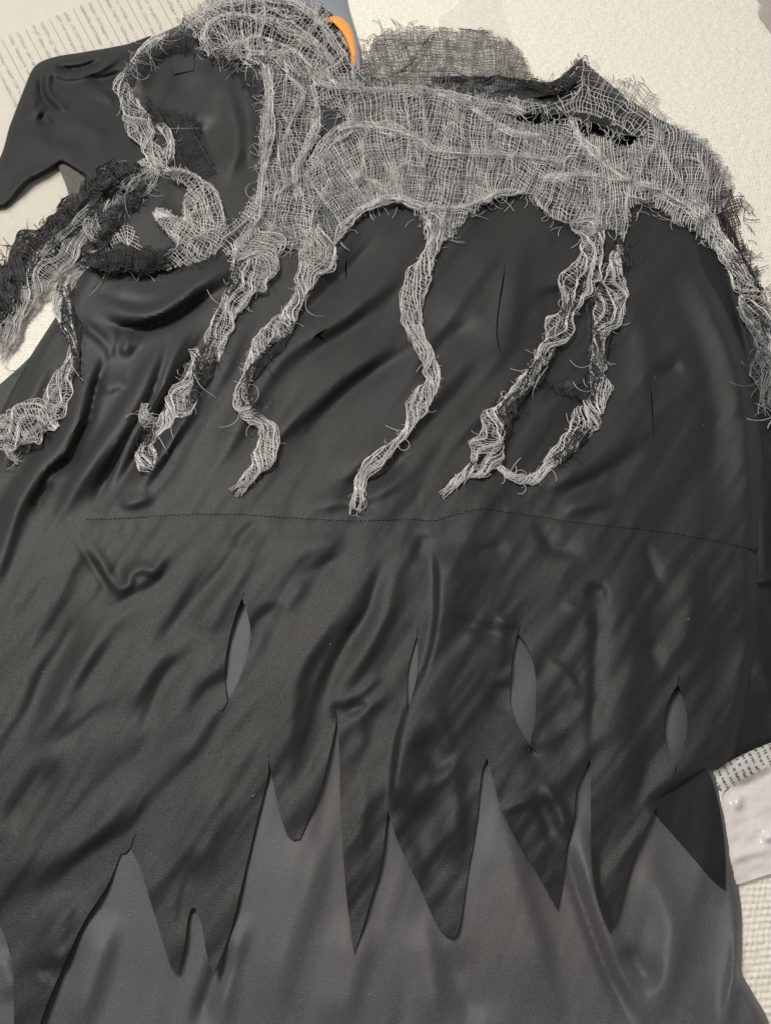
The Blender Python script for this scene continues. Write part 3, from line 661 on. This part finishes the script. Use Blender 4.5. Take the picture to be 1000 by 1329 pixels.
gauze(T, [(450, 90), (530, 60), (610, 66), (710, 60)], 60, 60, BACK, 4.8, 24, r=.42, folds=BF, zoff=.5, amp=1.6, drop=.2, puff=2)
fray(T, [(466, 100), (474, 62), (502, 36), (540, 32)], 26, (6, 20), -1.57, r=.4)
gauze(T, [(790, 110), (830, 130), (880, 175)], 26, 24, [(795, 112), (812, 108), (830, 106), (846, 114), (858, 132), (866, 156), (850, 162), (826, 146)], 4.2, 27, r=.45, zoff=1, amp=1.4)
fray(T, [(780, 108), (812, 108), (840, 108)], 14, (6, 16), -1.57, r=.4)
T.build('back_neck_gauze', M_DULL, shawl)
# collar on the right of the neck
T = Threads()
COLLAR = [(650, 120), (700, 132), (728, 128), (748, 110), (752, 78), (760, 74), (780, 96), (806, 112), (830, 140), (846, 156), (840, 176), (826, 182), (812, 170), (792, 160), (770, 150), (735, 148), (700, 152), (668, 142)]
gauze(T, [(640, 132), (700, 142), (745, 130), (800, 140), (860, 180)], 60, 45, COLLAR, 4.6, 31, folds=[([(655, 124), (700, 136), (735, 134), (755, 110), (758, 78)], 6, .5, 6), ([(758, 78), (790, 105), (830, 145)], 6, .5, 4), ([(700, 150), (760, 145), (800, 162), (830, 180)], 6, .5, 4)], zoff=3, amp=1.5, puff=3)
fray(T, COLLAR[4:10], 26, (5, 16), -1.57); fray(T, [(740, 152), (790, 168), (826, 182)], 22, (8, 24), 1.57)
fray(T, [(650, 160), (700, 156), (740, 155), (772, 176), (800, 192)], 34, (10, 34), -1.4)
T.build('collar_gauze', M_THREAD, shawl)
T = Threads()
for k_ in range(150):
    t_ = random.random(); i_ = t_*3.999; C_ = [(640, 104), (690, 106), (722, 112), (745, 92), (756, 74)]
    a, b = C_[int(i_)], C_[int(i_)+1]; f_ = i_-int(i_)
    loose(T, a[0]+(b[0]-a[0])*f_+random.uniform(-3, 3), a[1]+(b[1]-a[1])*f_+random.uniform(-3, 5), random.uniform(0, 6.3), random.uniform(5, 14), 3, .42, 2, 6)
gauze(T, [(560, 100), (640, 104), (700, 112), (735, 108), (760, 70)], 9, 10, [(556, 98), (640, 98), (700, 104), (722, 108), (742, 86), (752, 72), (762, 78), (750, 110), (730, 128), (700, 124), (640, 114), (556, 110)], 3.0, 33, r=.55, zoff=2, amp=.3, puff=1)
T.build('black_collar_trim', M_DARK, shawl)
T = Threads()
for k_ in range(34):
    f_ = k_/33; C_ = np.array([(640, 101), (680, 103), (705, 107), (722, 113), (738, 98), (746, 88), (753, 78)], float)
    x_ = np.interp(f_*6, range(7), C_[:, 0]); y_ = np.interp(f_*6, range(7), C_[:, 1])
    loose(T, x_+random.uniform(-1, 1), y_+random.choice((-2.5, 2.5)), random.gauss(.6, .4), 3.2, 0, .55, 4.5, 3)
strip('collar_roll', [(560, 103, 8), (600, 104, 11), (650, 106, 13), (690, 110, 14), (714, 116, 15), (732, 106, 14), (746, 90, 12), (755, 77, 8)], seed=71, nt=20, m=M_DARK, r=.55, zbase=4, frayend=6, twist=.08)
T.build('white_trim_stitch', M_THREAD, shawl)['kind'] = 'stuff'

# long strips hanging down the front
strip('strip', [(322, 300, 52), (342, 330, 54), (322, 366, 50), (298, 398, 36), (284, 430, 28), (272, 462, 22), (262, 474, 14)], seed=2, nt=28, twist=.02)
strip('strip', [(250, 452, 14), (256, 470, 26), (244, 496, 34), (234, 520, 34), (216, 545, 22), (202, 560, 16), (192, 575, 18), (190, 592, 30), (192, 604, 26), (196, 612, 10)], seed=4, nt=22, startfray=True, frayend=8, twist=.05)
strip('strip', [(188, 524, 10), (187, 538, 14), (196, 552, 20), (206, 562, 10)], seed=6, nt=12, frayend=8)
strip('strip', [(402, 296, 52), (414, 326, 46), (402, 352, 40), (384, 392, 34), (372, 418, 24), (366, 428, 16)], seed=8, nt=26, twist=.02, frayend=12)
strip('strip', [(372, 436, 22), (362, 424, 30), (344, 440, 30), (330, 462, 24), (320, 490, 22), (312, 518, 16), (316, 530, 20), (336, 546, 20), (348, 562, 26), (344, 590, 28), (328, 614, 20), (312, 630, 14), (298, 642, 10)], seed=10, nt=20, twist=.045, frayend=30)
strip('strip', [(560, 276, 44), (566, 300, 30), (556, 334, 26), (542, 364, 26), (534, 398, 24), (536, 425, 20), (546, 446, 20), (556, 470, 26), (562, 494, 32), (546, 520, 32), (534, 546, 20), (526, 562, 14), (508, 580, 20), (484, 602, 26), (470, 620, 20), (464, 644, 18), (462, 672, 14)], seed=12, nt=22, twist=.034, frayend=42)
strip('strip', [(752, 280, 44), (766, 300, 32), (768, 330, 28), (752, 366, 38), (738, 398, 32), (724, 430, 32), (704, 462, 30), (684, 494, 30), (658, 520, 22), (642, 545, 28), (634, 578, 38), (622, 604, 30), (600, 618, 18), (572, 646, 12)], seed=14, nt=24, twist=.03, stray=22, frayend=34)
strip('strip', [(804, 318, 14), (797, 345, 28), (796, 375, 38), (790, 402, 40), (780, 428, 28), (774, 456, 18), (774, 480, 10)], seed=16, nt=22, twist=.03, frayend=10)
strip('strip', [(776, 456, 14), (774, 480, 26), (778, 510, 30), (762, 540, 34), (746, 566, 32), (722, 592, 18), (700, 616, 18), (682, 624, 14), (656, 614, 10), (640, 596, 10)], seed=18, nt=20, twist=.05, stray=20, startfray=True, frayend=12)
strip('strip', [(896, 262, 34), (926, 306, 28), (950, 340, 24), (968, 376, 28), (984, 410, 32), (998, 446, 26), (1010, 500, 22), (1014, 560, 20)], seed=20, nt=24)
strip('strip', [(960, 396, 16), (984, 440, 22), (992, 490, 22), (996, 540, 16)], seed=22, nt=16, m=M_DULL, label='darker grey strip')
strip('strip', [(144, 330, 18), (112, 340, 22), (90, 358, 26), (80, 390, 26), (86, 420, 26), (96, 446, 20), (92, 466, 12), (82, 490, 24), (72, 520, 28), (60, 542, 26), (56, 556, 14)], seed=24, nt=20, twist=.02, frayend=8)
strip('strip', [(74, 556, 14), (60, 545, 44), (40, 548, 60), (14, 560, 58), (-6, 566, 46), (-30, 572, 40)], seed=26, nt=26, twist=.004, flat=.2, frayend=4, pitch=4.2, bulge=.1)
strip('strip', [(6, 578, 10), (14, 590, 10), (24, 602, 5)], seed=28, nt=8, frayend=6, stray=2)
for i_, (pa_, nt_) in enumerate([([(316, 340, 20), (300, 385, 22), (286, 420, 24), (270, 462, 26), (258, 500, 22), (240, 530, 14)], 12), ([(392, 380, 10), (366, 440, 18), (338, 470, 18), (316, 510, 14), (340, 548, 14)], 9),
    ([(756, 350, 14), (728, 420, 20), (700, 480, 22), (660, 530, 20), (636, 580, 26), (610, 612, 14)], 10), ([(798, 312, 16), (812, 336, 12), (806, 352, 10)], 9), ([(800, 350, 20), (778, 400, 26), (776, 450, 26), (770, 500, 22), (752, 560, 24), (716, 606, 12)], 14),
    ([(84, 370, 22), (92, 420, 22), (98, 452, 16), (100, 490, 10)], 9), ([(950, 330, 20), (980, 390, 24), (1000, 440, 24)], 10), ([(196, 550, 14), (186, 580, 14), (196, 606, 10)], 8)]):
    strip('black_strip', pa_, seed=60+3*i_, nt=nt_, m=M_DARK, r=.5, zbase=2.2, twist=.05, frayend=14)
for i_, l_ in enumerate([FOLDS[0][0], FOLDS[1][0], FOLDS[4][0], FOLDS[5][0], FOLDS[7][0], FOLDS[9][0], FOLDS[11][0], FOLDS[12][0], FOLDS[13][0], RF[0][0], RF[1][0]]):
    wd_ = (13, 17, 11, 12, 10, 11, 15, 16, 12, 16, 14)[i_]
    strip('gathered_fold', [(a, b, wd_*(.7 if j in (0, len(l_)-1) else 1)) for j, (a, b) in enumerate(l_)], seed=90+2*i_, nt=12, twist=.012, frayend=16, startfray=True, bulge=.5, stray=5, zbase=4.5, flat=.22, ring=.4, pitch=4.4)
# left side: ring, knot and tangle
strip('strip', [(214, 44, 14), (188, 62, 12), (168, 88, 14), (156, 104, 16), (162, 122, 26), (176, 152, 32), (190, 184, 24), (206, 210, 24), (214, 222, 20)], seed=30, nt=18, twist=.012, frayend=8)
strip('strip', [(206, 160, 10), (216, 172, 14), (222, 190, 12), (214, 208, 14)], seed=32, nt=12, frayend=6, startfray=True)
strip('strip', [(188, 205, 26), (196, 220, 26), (190, 240, 24), (176, 258, 16)], seed=34, nt=14, frayend=12)
T = Threads()
CURL = [(214, 214), (240, 216), (266, 234), (284, 250), (293, 276), (296, 300), (284, 326), (252, 342), (224, 350), (196, 356), (186, 352), (206, 338), (228, 318), (214, 300), (200, 284), (196, 276), (206, 270), (222, 274), (236, 284), (238, 262), (242, 244), (226, 236), (212, 226)]
CF = [([(212, 222), (250, 226), (280, 250), (292, 290)], 6, .5, 7), ([(238, 246), (240, 270), (240, 290)], 6, .5, 5), ([(190, 352), (230, 320), (270, 300), (296, 290)], 7, .5, 6), ([(196, 276), (214, 298), (236, 316)], 5, .5, 4)]
gauze(T, [(205, 215), (250, 250), (262, 290), (220, 360)], 50, 60, CURL, 3.8, 41, folds=CF, zoff=4, amp=1.0, puff=3, ragged=3, crumple=8)
gauze(T, [(195, 240), (262, 262), (250, 300), (200, 350)], 50, 60, CURL, 4.4, 42, folds=CF[:2], zoff=2, amp=1.6, puff=2, ragged=4)
gauze(T, [(130, 320), (165, 300), (200, 320)], 26, 26, [(138, 314), (150, 302), (164, 288), (172, 292), (178, 306), (186, 324), (170, 322), (156, 316), (146, 324)], 4.2, 43, zoff=5, amp=.5, ragged=2)
gauze(T, [(270, 320), (300, 296), (340, 250)], 28, 30, [(284, 324), (290, 300), (300, 288), (318, 270), (338, 250), (352, 262), (345, 300), (322, 322), (300, 330)], 4.4, 45, folds=[([(285, 312), (315, 290), (342, 262)], 8, .5, 5)], zoff=3)
fray(T, [(184, 354), (160, 348), (140, 352)], 14, (12, 34), 3.0, r=.34)
fray(T, [(150, 222), (130, 250), (120, 280), (150, 300)], 24, (14, 50), None, r=.34)
T.build('curled_gauze', M_THREAD, shawl)
T = Threads()
TANG = [(98, 268), (118, 240), (134, 222), (158, 212), (180, 212), (196, 226), (190, 250), (178, 268), (160, 276), (150, 300), (140, 318), (120, 330), (96, 344), (60, 352), (40, 350), (70, 316), (90, 300)]
gauze(T, [(200, 200), (160, 240), (130, 280), (60, 350)], 50, 50, TANG, 2.6, 47, r=.62, zoff=3, amp=1.8, puff=6, folds=[([(190, 215), (150, 232), (124, 262), (100, 300)], 9, .4, 9), ([(182, 262), (150, 272), (130, 310)], 8, .4, 7)])
gauze(T, [(100, 344), (150, 338), (200, 336), (240, 318)], 18, 16, [(106, 340), (130, 326), (170, 324), (214, 322), (236, 318), (220, 336), (196, 352), (150, 352), (118, 350)], 2.6, 49, r=.6, zoff=4, amp=.6, puff=3, folds=[([(110, 340), (160, 336), (230, 325)], 14, .1, 8)])
gauze(T, [(200, 120), (225, 160), (270, 230)], 34, 30, [(186, 120), (200, 132), (230, 142), (254, 148), (262, 180), (278, 218), (284, 240), (262, 236), (232, 214), (222, 180), (205, 160), (190, 150)], 2.7, 51, r=.6, zoff=1.5, amp=.8)
gauze(T, [(150, 215), (90, 285), (30, 335), (-20, 420)], 26, 30, [(128, 235), (118, 262), (96, 286), (66, 302), (40, 318), (16, 344), (6, 380), (-14, 430), (-40, 440), (-40, 400), (-20, 350), (4, 340), (20, 322), (50, 305), (80, 288), (98, 268)], 2.4, 53, r=.68, zoff=2, amp=1.4, puff=5, ragged=6, folds=[([(120, 245), (80, 290), (40, 325), (0, 390)], 10, .3, 9)])
gauze(T, [(160, 215), (100, 285), (40, 335), (-10, 420)], 24, 26, [(128, 238), (120, 262), (98, 288), (68, 306), (42, 322), (20, 346), (10, 380), (-10, 430), (-34, 430), (-16, 350), (8, 344), (26, 326), (54, 309), (84, 292), (100, 272)], 2.6, 57, r=.7, zoff=.5, amp=.6, puff=1, ragged=4)
gauze(T, [(190, 205), (150, 250), (110, 310)], 36, 40, TANG, 2.6, 58, r=.7, zoff=.5, amp=.6, puff=1)
fray(T, [(96, 270), (60, 296), (20, 322), (0, 350)], 30, (8, 24), 1.57, r=.4)
T.build('tangled_black_gauze', M_DARK, shawl)
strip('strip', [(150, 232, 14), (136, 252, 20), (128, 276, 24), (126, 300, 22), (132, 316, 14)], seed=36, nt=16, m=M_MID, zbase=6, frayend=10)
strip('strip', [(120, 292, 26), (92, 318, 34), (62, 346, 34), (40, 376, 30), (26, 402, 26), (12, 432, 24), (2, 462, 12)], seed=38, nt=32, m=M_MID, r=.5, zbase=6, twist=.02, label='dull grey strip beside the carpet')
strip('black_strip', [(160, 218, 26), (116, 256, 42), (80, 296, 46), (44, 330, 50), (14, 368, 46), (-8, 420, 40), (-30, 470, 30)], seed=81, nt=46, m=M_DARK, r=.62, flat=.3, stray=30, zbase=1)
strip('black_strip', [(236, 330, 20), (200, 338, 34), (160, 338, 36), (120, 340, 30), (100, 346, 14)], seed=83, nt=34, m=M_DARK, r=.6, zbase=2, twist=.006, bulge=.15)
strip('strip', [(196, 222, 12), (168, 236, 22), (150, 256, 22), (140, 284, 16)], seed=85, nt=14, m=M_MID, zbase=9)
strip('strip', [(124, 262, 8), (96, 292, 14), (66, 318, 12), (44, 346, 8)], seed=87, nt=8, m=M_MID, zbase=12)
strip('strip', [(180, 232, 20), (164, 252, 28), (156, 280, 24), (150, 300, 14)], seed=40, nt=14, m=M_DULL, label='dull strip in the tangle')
strip('strip', [(100, 262, 16), (60, 312, 26), (34, 345, 24), (12, 380, 20)], seed=42, nt=14, m=M_DARK, label='black strip over the carpet')
T = Threads()
RB = [(928, 282), (936, 262), (944, 242), (952, 252), (966, 254), (962, 276), (960, 296), (966, 318), (982, 356), (992, 392), (984, 400), (968, 360), (950, 320), (936, 302)]
gauze(T, [(930, 230), (950, 290), (1000, 410)], 40, 40, RB, 2.7, 55, r=.6, zoff=2, amp=1.2, puff=3)
fray(T, [(952, 246), (966, 262), (968, 318), (990, 372), (1004, 410)], 34, (8, 20), -1.3, r=.4)
T.build('black_shoulder_gauze', M_DARK, shawl)
T = Threads()
LOWER = [(290, 372), (318, 300), (370, 322), (430, 320), (474, 272), (528, 264), (552, 300), (582, 312), (628, 268), (683, 252), (722, 288), (756, 312), (790, 300), (815, 290), (835, 264), (905, 306), (950, 345)]
fray(T, LOWER, 80, (5, 22), 1.57)
fray(T, [(250, 60), (330, 86), (342, 150), (336, 240)], 40, (6, 20), 1.57)
fray(T, [(398, 140), (446, 150), (425, 190), (404, 206)], 26, (6, 20), None)
for (u, v, a, l, c) in [(648, 256, .5, 26, .6), (388, 310, 1.9, 60, 1.2), (500, 552, .5, 22, -.6), (980, 524, .2, 24, .4), (115, 385, -.6, 50, -.5), (330, 500, .6, 40, 3), (430, 180, 1.9, 40, .8), (865, 222, 3.3, 60, -1)]:
    loose(T, u, v, a, l, c, .34, 2, 14)
T.build('loose_thread', M_THREAD, shawl)['kind'] = 'stuff'

# ================================================================ CARPET
def carpet_material():
    m = bpy.data.materials.new('cream_woven_carpet'); m.use_nodes = True; nt = m.node_tree; N = nt.nodes.new; Lk = nt.links.new
    b = nt.nodes['Principled BSDF']; b.inputs['Roughness'].default_value = .9; b.inputs['Specular IOR Level'].default_value = .2; b.inputs['Sheen Weight'].default_value = .15
    tc = N('ShaderNodeTexCoord')
    n = N('ShaderNodeTexNoise'); n.inputs['Scale'].default_value = 260; n.inputs['Detail'].default_value = 2
    r = N('ShaderNodeValToRGB'); r.color_ramp.elements[0].position = .3; r.color_ramp.elements[1].position = .7
    r.color_ramp.elements[0].color = (.71, .68, .605, 1); r.color_ramp.elements[1].color = (.82, .795, .73, 1)
    Lk(tc.outputs['Object'], n.inputs['Vector']); Lk(n.outputs['Fac'], r.inputs['Fac']); Lk(r.outputs['Color'], b.inputs['Base Color'])
    n2 = N('ShaderNodeTexNoise'); n2.inputs['Scale'].default_value = 700; bp = N('ShaderNodeBump'); bp.inputs['Strength'].default_value = .6; bp.inputs['Distance'].default_value = .0006
    Lk(tc.outputs['Object'], n2.inputs['Vector']); Lk(n2.outputs['Fac'], bp.inputs['Height']); Lk(bp.outputs['Normal'], b.inputs['Normal'])
    return m
M_CARPET = carpet_material()
def weave(u0, v0, u1, v1, name):
    """the looped weave as relief, rows about 4.5 mm apart"""
    c = P(np.array([u0, u1, u0, u1]), np.array([v0, v0, v1, v1]), 0.0); x0, x1 = c[:, 0].min(), c[:, 0].max(); y0, y1 = c[:, 1].min(), c[:, 1].max()
    return x0, x1, y0, y1
def carpet_patch(x0, x1, y0, y1, st, pitch=.0041):
    xs = np.arange(x0, x1, st); ys = np.arange(y0, y1, st); X, Y = np.meshgrid(xs, ys)
    a = math.radians(3.5); A = (X*math.cos(a)+Y*math.sin(a)); B = (-X*math.sin(a)+Y*math.cos(a))
    A = A+.0007*vnoise(A/.018, B/.018, 1); B = B+.0007*vnoise(A/.02, B/.02, 2)
    row = np.floor(B/pitch); q = A/pitch+.5*(row % 2)
    h = np.abs(np.cos(math.pi*(B/pitch-row-.5)))**.6*np.abs(np.cos(math.pi*(q-np.floor(q)-.5)))**.5
    h = h*(1+.5*vnoise(np.floor(q)*.73, row*.61, 3))+.16*vnoise(X/.0016, Y/.0016, 5)
    Z = -.0019+.0019*h
    V = np.stack([X, Y, Z], -1).reshape(-1, 3); nx = len(xs); ny = len(ys)
    zc = -Y*ST-CAMH*CT; U = 500-FPX*X/zc; W = 664.5+FPX*(Y*CT-CAMH*ST)/zc
    near = (U > -260) & (U < 1330) & (W > -200) & (W < 1640) & (zc < -.05)
    hid = sample(HIDE, U, W) > .99
    i = np.arange(nx*ny).reshape(ny, nx); Fq = np.stack([i[:-1, :-1], i[:-1, 1:], i[1:, 1:], i[1:, :-1]], -1)
    Fq = Fq[(near & ~hid)[:-1, :-1]]
    us = np.zeros(nx*ny, bool); us[Fq.ravel()] = True; mp = np.cumsum(us)-1
    return V[us], mp[Fq]
HIDE = blur((SUP > 2).astype(float), 8)
V1, F1 = carpet_patch(.20, .62, -.20, .30, .00105)
V2, F2 = carpet_patch(-.95, 1.15, .3007, 1.40, .0014)
ground = raw_mesh('carpet', [(-4, -3, -.002), (4, -3, -.002), (4, 5, -.002), (-4, 5, -.002)], [(0, 1, 2, 3)])
g = link('carpet', ground, M_CARPET, None, False); g['kind'] = 'structure'; g['label'] = 'cream woven carpet'
for V_, F_ in ((V1, F1), (V2, F2)):
    o = link('carpet_weave', raw_mesh('carpet_weave', V_, F_), M_CARPET, g); o['kind'] = 'stuff'

# ================================================================ THINGS AROUND THE ROBE
def plastic(name, tint, alpha, rough=.12, crinkle=1.0):
    m = bpy.data.materials.new(name); m.use_nodes = True; nt = m.node_tree; N = nt.nodes.new; Lk = nt.links.new
    b = nt.nodes['Principled BSDF']; b.inputs['Base Color'].default_value = (*tint, 1); b.inputs['Roughness'].default_value = rough
    b.inputs['Alpha'].default_value = alpha
    tc = N('ShaderNodeTexCoord'); n = N('ShaderNodeTexNoise'); n.inputs['Scale'].default_value = 28; n.inputs['Detail'].default_value = 5; n.inputs['Distortion'].default_value = 1.2
    bp = N('ShaderNodeBump'); bp.inputs['Strength'].default_value = .5*crinkle; bp.inputs['Distance'].default_value = .004
    Lk(tc.outputs['Object'], n.inputs['Vector']); Lk(n.outputs['Fac'], bp.inputs['Height']); Lk(bp.outputs['Normal'], b.inputs['Normal'])
    return m
M_INK = mat('grey_print', (.28, .27, .25), .6)
def print_rows(rows, R, name, parent, size=4.5, zup=.25, ink=M_INK, skip=.16, weight=.45):
    """rows of tiny printed characters; each row runs from (u0,v0) to (u1,v1) in plan"""
    V = []; Fq = []; rr = random.Random(5)
    for (u0, v0, u1, v1) in rows:
        L = math.hypot(u1-u0, v1-v0); dx, dy = (u1-u0)/L, (v1-v0)/L; nx, ny = dy, -dx; s = 0; wl = rr.randint(2, 8)
        while s < L-size:
            if wl <= 0: s += size*.7; wl = rr.randint(2, 9); continue
            wl -= 1; cw = size*.48
            kind = rr.randrange(4)
            strokes = [((0, 0), (0, 1))] if kind == 0 else [((0, 0), (0, 1)), ((0, .5), (.9, .5))] if kind == 1 else [((0, 1), (.9, 1)), ((.45, 0), (.45, 1))] if kind == 2 else [((0, 0), (.9, 0)), ((.9, 0), (.9, .8)), ((0, .1), (0, .8))]
            for (a0, b0), (a1, b1) in strokes:
                p0 = np.array([s+a0*cw, b0*size*.75]); p1 = np.array([s+a1*cw, b1*size*.75]); d = p1-p0; d = d/(np.hypot(*d)+1e-6); nrm = np.array([-d[1], d[0]])*weight
                i = len(V)
                for q in (p0-nrm, p1-nrm, p1+nrm, p0+nrm):
                    u = u0+dx*q[0]+nx*q[1]; v = v0+dy*q[0]+ny*q[1]; V.append(tuple(P(u, v, (float(sample(R, u, v))+zup)/1000.0)))
                Fq.append((i, i+1, i+2, i+3))
            s += cw+size*.22
    o = link(name, raw_mesh(name, V, Fq), ink, parent, False); o['kind'] = 'stuff'; return o
def rule_line(a, b, R, parent, wd=.4, zup=.25):
    n = 24; t = np.linspace(0, 1, n); u = a[0]+(b[0]-a[0])*t; v = a[1]+(b[1]-a[1])*t
    L = math.hypot(b[0]-a[0], b[1]-a[1]); nx, ny = -(b[1]-a[1])/L*wd, (b[0]-a[0])/L*wd; z = (sample(R, u, v)+zup)/1000
    V = np.concatenate([P(u-nx, v-ny, z), P(u+nx, v+ny, z)]); Fq = [(i, i+1, n+i+1, n+i) for i in range(n-1)]
    link('ruled_line', raw_mesh('ruled_line', V, Fq), M_INK, parent, False)
# printed bag under the left sleeve
HB = 1.5+1.6*np.abs(fbm(GU/70, GV/70, 4, 3)); fold(HB, [(0, 34), (30, 24), (60, 6), (70, -10)], 8, 4); fold(HB, [(0, 106), (40, 84), (110, 40)], 3, 2); fold(HB, [(10, 290), (60, 276), (90, 268)], 3, 2)
bag = empty('printed_plastic_bag', tuple(P(120, 60, 0.0)), 'thin clear plastic bag printed with grey lines of text under the black sleeve', 'plastic bag')
M_BAG = plastic('clear_cream_plastic', (.66, .63, .57), .5, .25, .5)
sheet('bag_film', [(-85, -75), (330, -75), (322, 10), (300, 60), (250, 140), (180, 260), (100, 330), (20, 420), (-85, 440)], HB, M_BAG, bag, grid=7, thick=0)
rows = []
for k in range(-1, 11):
    u = 2+k*31.0; v = 50-k*13.0-(0 if k < 6 else 6)
    if k >= 0: rule_line((u, v), (u+62, v+116), HB, bag)
    rows.append((u+9, v-3, u+62, v+100)); rows.append((u+19, v-7, u+74, v+97))
print_rows(rows, HB, 'printed_text', bag, 5.2, weight=.42)
# cellophane packet behind the neck
HP = 1.5+5*np.abs(fbm(GU/16, GV/16, 6, 3)); 
pk = empty('cellophane_packet', tuple(P(610, 10, 0.0)), 'small crumpled clear cellophane packet on the carpet behind the neck', 'packet')
sheet('packet_film', [(572, 34), (566, 20), (590, 4), (600, -20), (640, -30), (655, 20), (668, 60), (640, 52), (600, 44)], HP, plastic('clear_cellophane', (.9, .88, .84), .34, .08, 3.5), pk, grid=4, thick=0)
# milky bag at the right with a printed strip
HQ = 3+2.5*fbm(GU/40, GV/30, 5, 3)+.8*np.abs(fbm(GU/12, GV/9, 2, 2)); fold(HQ, [(940, 1020), (975, 1005), (1010, 992)], 5, 5); fold(HQ, [(985, 1090), (1000, 1086), (1020, 1080)], 6, 5)
fold(HQ, [(945, 1032), (958, 1036), (955, 1055)], 4, 4); fold(HQ, [(940, 1120), (970, 1108), (1010, 1100)], 4, 3)
mb = empty('milky_plastic_bag', tuple(P(970, 1060, 0.0)), 'glossy milky white plastic bag with a printed strip at the right edge', 'plastic bag')
sheet('bag_film', [(925, 1010), (936, 1025), (975, 1006), (1040, 980), (1090, 990), (1090, 1120), (1040, 1128), (1000, 1134), (962, 1146), (945, 1150), (930, 1100)], HQ, plastic('milky_plastic', (.82, .775, .76), .80, .16, .35), mb, grid=3.5, thick=0)
HQ2 = HQ*0+3.5+1.6*fbm(GU/14, GV/12, 3, 2)
sheet('printed_strip', [(900, 1040), (905, 995), (925, 990), (955, 970), (1000, 950), (1080, 930), (1080, 985), (1010, 992), (975, 1006), (940, 1026), (934, 1050)], HQ2, mat('grey_white_print_plastic', (.50, .49, .47), .35, col2=(.62, .61, .59), mscale=60), mb, grid=3.5, thick=0)
print_rows([(918+k*8.5, 997-k*3.6, 932+k*8.5+4, 1032-k*3.6) for k in range(14)], HQ2, 'printed_text', mb, 4.6, zup=.5, ink=mat('dark_print', (.10, .10, .10), .6), weight=.5)
# bag corner at the top right
HC = 2+4*np.abs(fbm(GU/20, GV/20, 1, 3))
cb = empty('plastic_bag_corner', tuple(P(1010, 20, 0.0)), 'corner of a pinkish grey plastic bag at the top right of the carpet', 'plastic bag')
sheet('bag_film', [(1070, 110), (1020, 70), (1000, 42), (990, 28), (982, 16), (986, 4), (970, -20), (960, -60), (1070, -60)], HC, plastic('pinkish_plastic', (.50, .43, .40), .75, .3, .8), cb, grid=4, thick=0)

# scissors handle showing past the ruffle
sc = empty('scissors', tuple(P(440, 20, 0.0)), 'scissors with grey and orange plastic handle lying on the carpet behind the gauze ruffle', 'scissors')
def bar(name, path, m, parent, hz, z0):
    """rounded moulded bar: path points (u, v, width px)"""
    p = cr(path, 3, 120); tg = np.gradient(p[:, :2], axis=0); tg /= np.linalg.norm(tg, axis=1, keepdims=True); nm = np.stack([-tg[:, 1], tg[:, 0]], 1)
    K = 12; th = np.linspace(0, 2*math.pi, K, endpoint=False); V = []
    for i in range(len(p)):
        c = np.sign(np.cos(th))*np.abs(np.cos(th))**.7*p[i, 2]/2; u = p[i, 0]+nm[i, 0]*c; v = p[i, 1]+nm[i, 1]*c
        V.append(P(u, v, (z0+hz+hz*np.sin(th))/1000))
    V = np.concatenate(V); n = len(p); Fq = [(i*K+j, i*K+(j+1) % K, (i+1)*K+(j+1) % K, (i+1)*K+j) for i in range(n-1) for j in range(K)]
    return link(name, raw_mesh(name, V, Fq), m, parent)
M_SG = mat('grey_plastic', (.21, .23, .26), .4, bump=.2, bscale=600); M_SO = mat('orange_plastic', (.80, .33, .07), .35)
bar('handle', [(404, -60, 26), (420, -30, 34), (430, -5, 38), (441, 14, 24), (452, 34, 14), (461, 58, 9), (464, 84, 8), (456, 104, 9), (430, 112, 10), (404, 92, 10), (396, 56, 12), (404, 20, 18), (420, -20, 22)], M_SG, sc, 4.5, 1)
bar('grip_insert', [(428, 26, 8), (438, 27, 14), (449, 38, 15), (456, 56, 11), (459, 76, 8), (454, 94, 6), (432, 102, 6), (410, 86, 6), (404, 60, 7), (410, 36, 8), (428, 26, 8)], M_SO, sc, 5.5, 1)
bar('blade', [(404, -60, 16), (370, -140, 14), (330, -240, 8), (310, -300, 2)], mat('steel', (.5, .5, .5), .25), sc, 1.2, 3)
bar('handle', [(404, -60, 22), (380, -30, 30), (365, -5, 22), (350, 20, 12), (352, 50, 9), (372, 60, 9), (392, 30, 12), (398, -10, 18)], M_SG, sc, 4, 1)
